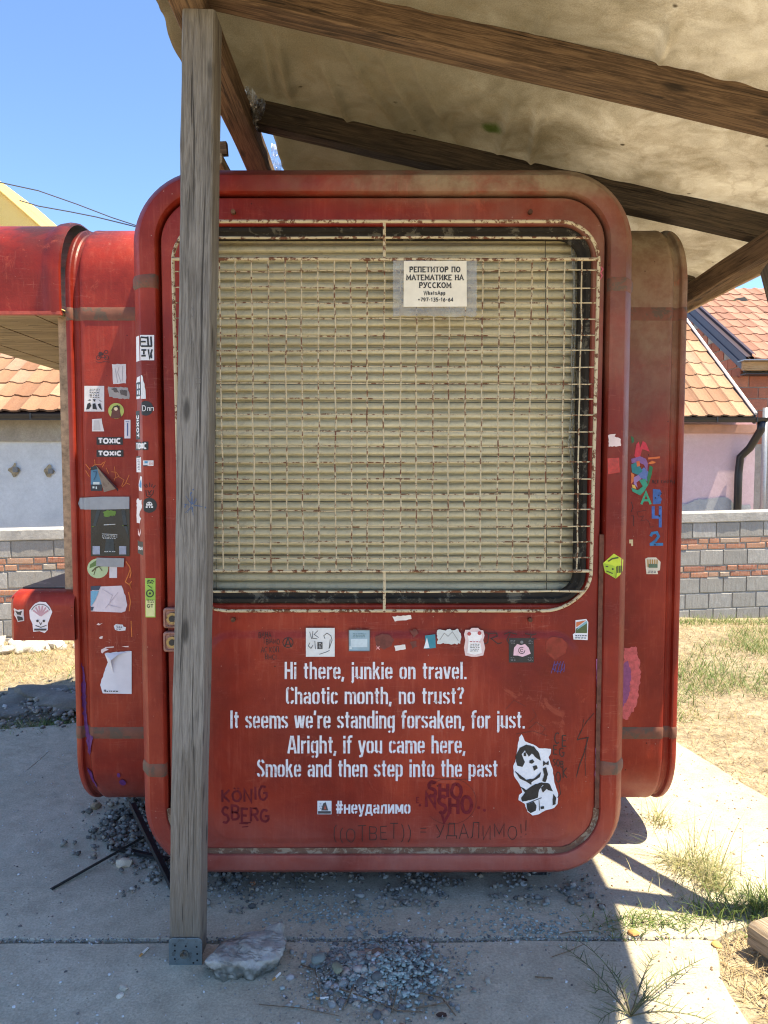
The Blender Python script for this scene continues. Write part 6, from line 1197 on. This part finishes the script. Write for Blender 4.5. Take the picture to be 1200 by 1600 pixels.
n = 900; X = RNG.uniform(-4.2, -1.9, n); P = np.stack([X, 4.55 + RNG.normal(0, .35, n), np.zeros(n)], 1); P[:, 2] = [soil_z(a, b) + .004 for a, b in P[:, :2]]; heap('grit', 'small stones on the dirt left of the kiosk', P, np.abs(RNG.normal(.006, .006, n)) + .002, M_peb)
# rubble at the wall foot on the left: single stones
M_stone = m_objrand('white_rubble_stone', [(0, (.50, .46, .40)), (.5, (.60, .57, .52)), (1, (.68, .66, .63))], .9, 9, .8, (.35, .29, .22), .4)
def rock(name, sd, sub=2, sc=(1, .8, .6), amp=.25, mat=M_stone):
    v, f = ico(sub); V = []
    for p in v:
        p = Vector(p); k = 1 + amp * noise.noise(p * 1.3 + Vector((sd, 0, 0))) + amp * .5 * noise.noise(p * 3.1 + Vector((0, sd, 0))); V.append((p.x * k * sc[0], p.y * k * sc[1], p.z * k * sc[2]))
    return mesh(name, V, [tuple(map(int, q)) for q in f], mat, smooth=True, sharp=35)
rk = [rock('rubble_stone', s * 3.7) for s in range(5)]; rnd = random.Random(8)
for k in range(30):
    x = -4.1 + 1.25 * k / 29 + rnd.uniform(-.08, .08); y = 6.75 + (x + 3.2) * .1185 - rnd.uniform(.12, .42); s_ = rnd.uniform(.05, .11)
    o = piece('rubble_stone', rk[k % 5], None, (x, y, soil_z(x, y) + s_ * .3), (rnd.uniform(-.4, .4), rnd.uniform(-.4, .4), rnd.uniform(0, 6)), (s_ * rnd.uniform(.8, 1.6), s_ * rnd.uniform(.7, 1.2), s_ * rnd.uniform(.7, 1.1)))
    tag(o, 'pale rubble stone in the row along the foot of the wall on the left', 'stone', 'pale rubble stones along the wall foot at the left')
# the broken concrete lump by the post
def lump():
    """a broken slab corner: flat cast top tipped to the camera, rubbly underside"""
    X0 = gp(318, 1500)[0]; Yf = gp(380, 1537)[1]
    top = [(320, 1503, .0), (345, 1484, .05), (385, 1462, .13), (418, 1446, .17), (440, 1443, .17), (449, 1462, .14), (447, 1482, .07), (425, 1500, .02), (405, 1516, .0), (360, 1522, -.005), (328, 1520, -.005)]
    low = [(322, 1520, .0), (335, 1532, .0), (352, 1538, .0), (385, 1536, .0), (408, 1530, .01), (440, 1502, .06), (448, 1488, .09)]
    bm = bmesh.new()
    for x, y, d in top + low: bm.verts.new(at(x, y, Yf + .015 + d))
    for x, y, d in low: q = at(x, y, Yf + .10 + d); bm.verts.new((q[0], q[1], 0))
    for x, y in ((350, 1500), (430, 1470)): q = gp(x, y); bm.verts.new((q[0], Yf + .17, .03))
    bmesh.ops.convex_hull(bm, input=bm.verts[:]); bmesh.ops.delete(bm, geom=[v_ for v_ in bm.verts if not v_.link_faces], context='VERTS')
    bmesh.ops.triangulate(bm, faces=bm.faces[:])
    for _ in range(5): bmesh.ops.subdivide_edges(bm, edges=[e for e in bm.edges if e.calc_length() > .012], cuts=1, use_grid_fill=False); bmesh.ops.triangulate(bm, faces=bm.faces[:])
    bmesh.ops.smooth_vert(bm, verts=bm.verts[:], factor=.3, use_axis_x=True, use_axis_y=True, use_axis_z=True); bm.normal_update()
    for v_ in bm.verts:
        n_ = v_.normal; p = v_.co; up_ = max(0, min(1, n_.z * 1.5 - .2)); a1 = noise.noise(p * 16); a2 = noise.noise(p * 45); a3 = abs(noise.noise(p * 30 + Vector((5, 1, 2))))
        v_.co = p + n_ * ((.012 * a1 + .005 * a2) * up_ + (1 - up_) * (.018 * a1 + .012 * a2 - .020 * a3))
    V = [tuple(v_.co) for v_ in bm.verts]; F = [tuple(q.index for q in f_.verts) for f_ in bm.faces]; bm.free(); return V, F
t = NT('broken_concrete'); co = t.coord(); a = t.noise(co, 9, 6, .7); b = t.noise(co, 38, 5, .75); vo = t.n('TexVoronoi'); vo.inputs['Scale'].default_value = 42; t.l(co, vo.inputs['Vector']); x, y, z = t.sep(co)
top = t.ramp(a, [(.36, (.22, .20, .17)), (.5, (.34, .315, .27)), (.62, (.47, .44, .39))]); low_ = t.mix(t.ramp(vo.outputs['Distance'], [(.1, 0.0), (.6, 1.0)]), (.34, .33, .29), (.13, .125, .10)); col = t.mix(t.rng(t.math('ADD', z, t.math('MULTIPLY', a, .05)), .075, .055), top, low_)
crk = t.ramp(t.noise(t.coord((5, 14, 9), rot=(0, 0, .5)), 1.0, 5, .6, 1.0), [(.485, 0.0), (.5, 1.0), (.515, 0.0)]); col = t.mix(t.math('MULTIPLY', crk, .22), col, (.09, .08, .07)); t.base(col); t.rough(.92); t.bump(t.math('ADD', t.math('MULTIPLY', b, .5), t.math('SUBTRACT', t.math('MULTIPLY', vo.outputs['Distance'], .6), t.math('MULTIPLY', crk, .5))), .8, .01)
V, F = lump(); tag(obj('concrete_lump', V, F, t.m, origin=gp(380, 1500), smooth=True, sharp=60), 'jagged grey lump of broken concrete leaning against the foot of the post', 'concrete lump')
c_ = gp(92, 1104); mm = rock('spoil_heap', 6.1, 4, (.40, .28, .075), .7, m_concrete('grey_rubble_soil', (.16, .15, .12), (.24, .22, .18), (.32, .30, .25), (.10, .09, .07), 6, .9, False)); tag(piece('spoil_heap', mm, None, (c_[0] - .03, c_[1] + .15, .0)), 'grey heap of dug soil behind the left shell in the shade', 'soil heap')
g = RNG.normal(0, 1, (1300, 2)); P = np.stack([c_[0] + g[:, 0] * .26, c_[1] + .12 + g[:, 1] * .2, .075 * np.exp(-(g ** 2).sum(1) / 2) - .005], 1); heap('rubble', 'crumbs of soil and stone over the dug heap on the left', P, np.abs(RNG.normal(.008, .007, 1300)) + .003, M_darkpeb)
# sawn timber at the right edge
M_log = m_wood('sun_bleached_timber', ((.14, .10, .06), (.26, .195, .13), (.38, .31, .23)), .5, .7)
a, b = Vector(gp(1180, 1480)), Vector(gp(1310, 1600)); lg = thing('timber', 'sun-bleached sawn timber lying across the lower right edge', 'timber', tuple(a)); beam('beam', a + Vector((.02, .02, .042)), b + Vector((.1, 0, .042)), .10, .085, M_log, lg, .004, 20, seed=40, cham=.012)
# steel props and rod by the kiosk's left foot
def bar(label, p0, p1, w, h, mat=M_dark, name='steel_bar', cat='steel bar'):
    r = thing(name, label, cat, tuple(p0)); p0, p1 = Vector(p0), Vector(p1); d = (p1 - p0).normalized(); s_ = d.cross(Vector((0, 0, 1))).normalized(); u = s_.cross(d); pr = ((-w, 0), (w, 0), (w, h), (w * .8, h), (w * .8, h * .2), (-w, h * .2))
    v, f = loft([[p + s_ * a + u * b for a, b in pr] for p in (p0, p1)], True, (True, True)); obj('angle_iron', v, f, mat, r, fix=True); return r
bar('dark angle iron prop running from under the left shell to the post foot', at(206, 1256, 3.02), Vector(gp(272, 1392)) + Vector((0, 0, .004)), .014, .022)
bar('long thin dark strip lying on the slab left of the post', Vector(gp(80, 1391)) + Vector((0, 0, .003)), Vector(gp(240, 1312)) + Vector((0, 0, .035)), .008, .010)
bar('short dark bar half under the kiosk, behind the post', Vector(gp(172, 1325)) + Vector((0, 0, .004)), Vector(gp(262, 1348)) + Vector((0, 0, .012)), .018, .014)
# bits of litter one can pick out
m_c = flat((226, 222, 210), .7); m_f = flat((190, 140, 80), .8)
def butt(px, py, az, label, L_=.026):
    c = Vector(gp(px, py)) + Vector((0, 0, .0042)); d = Vector((math.cos(rad(az)), math.sin(rad(az)), 0)); r = thing('cigarette_butt', label, 'cigarette butt', tuple(c)); m = MB(); m.tube([c, c + d * L_], .0037, 8); m.obj('paper', m_c, r, smooth=True, sharp=40); m = MB(); m.tube([c - d * .012, c - d * .0002], .0037, 8); m.obj('filter', m_f, r, smooth=True, sharp=40)
butt(540, 1515 + 8, 150, 'cigarette butt at the upper left of the gravel heap'); butt(430, 1530, 60, 'cigarette butt right of the concrete lump'); butt(500, 1562, 5, 'cigarette butt at the lower left of the gravel heap'); butt(222, 1492, 70, 'cigarette butt left of the post foot', .03)
for i, (px, py, s_, lb, col) in enumerate(((193, 1352, .035, 'cream chip of tile beside the angle iron', (206, 188, 160)), (150, 1262, .03, 'flat tan stone under the left shell corner', (150, 130, 100)), (193, 1545, .014, 'small pale flint on the slab left of the post', (190, 180, 160)), (498, 1515, .026, 'rounded grey pebble at the left of the heap', (120, 126, 118)), (527, 1530, .022, 'larger olive pebble in the heap', (128, 128, 104)), (590, 1505, .022, 'brown pebble at the top of the heap', (110, 84, 66)), (395, 1382, .016, 'orange brown pebble below the kiosk edge', (176, 120, 84)), (990, 1460, .02, 'orange stone by the bright green blades', (200, 140, 80)), (188, 1557, .012, 'tiny cream chip on the left slab', (214, 204, 186)), (1120, 1478, .018, 'yellow stone beside the timber', (206, 170, 100)))):
    c = gp(px, py); o = piece('stone', rock('stone', i * 5.1 + 1, 2, (1, .75, .5), .3, flat(col, .85, .3, 30)), None, (c[0], c[1], s_ * .3 + (.03 if 498 <= px <= 590 else 0)), (0, 0, i * 1.3), (s_, s_, s_)); tag(o, lb, 'stone')
M_twig = m_metal('dry_twig', (.22, .15, .09), .9, 0, (.14, .09, .05), .5, 40)
def twig(label, pts, r=.0022): m = MB(); m.tube([Vector(gp(*p)) + Vector((0, 0, .004 + h)) for *p, h in pts], [r * (1 - .06 * i) for i in range(len(pts))], 6); tag(m.obj('twig', M_twig, origin=gp(*pts[0][:2]), smooth=True), label, 'twig')
twig('long curved straw along the front of the heap', [(530, 1552, .01), (560, 1562, .01), (590, 1570, .004), (620, 1582, .002), (660, 1584, .002)])
twig('forked twig at the lower left of the heap', [(535, 1580, .001), (545, 1565, .01), (553, 1550, .02)]); twig('upright bent twig left of the heap', [(470, 1510, .002), (492, 1520, .006), (498, 1545, .003), (500, 1570, .001)])
twig('brown twig at the lower right of the heap', [(655, 1558, .01), (690, 1562, .003), (712, 1590, .002)]); twig('short twig pointing to the heap from the right', [(612, 1584, .001), (622, 1550, .016)]); twig('brown twig to the right of the heap', [(650, 1578, .002), (680, 1574, .004), (698, 1570, .004)])
twig('bare twig on the shaded slab near the weed', [(836, 1529, .002), (850, 1531, .003), (864, 1531, .002)]); twig('long thin stem crossing towards the weed', [(862, 1498, .002), (888, 1490, .004), (912, 1478, .002)], .0014)
twig('stem lying on the slab joint below the kiosk', [(875, 1462, .002), (893, 1460, .006), (925, 1457, .003)], .0018); twig('thin root left of the concrete lump', [(405, 1572, .001), (470, 1578, .002), (530, 1590, .001)], .0012)
M_leafd = flat((70, 44, 30), .9)
for i, (px, py, lb) in enumerate(((690, 1590, 'dark dead leaf at the lower right of the heap'), (818, 1378, 'dark dead leaf in the sunlit corner'), (940, 1418, 'dead leaf beside the shadow stripe'))):
    c = Vector(gp(px, py)); n = 9; m = MB(); V = [c + Vector((.016 * math.cos(a) * (1 + .2 * math.sin(3 * a)), .011 * math.sin(a), .004 + .006 * abs(math.sin(a)))) for a in [6.2832 * k / n for k in range(n)]] + [c + Vector((0, 0, .003))]
    m.add(V, [(k, (k + 1) % n, n) for k in range(n)]); tag(m.obj('dead_leaf', M_leafd, origin=tuple(c)), lb, 'leaf')
# joints packed with grit
n = 1500; X = RNG.uniform(-1.9, 1.1, n); P = np.stack([X, np.full(n, JY) + (X > 0) * .004 + RNG.normal(0, .012, n), np.full(n, -.002)], 1); heap('grit', 'line of grit packed in the long slab joint', P, np.abs(RNG.normal(.002, .0015, n)) + .001, M_peb)
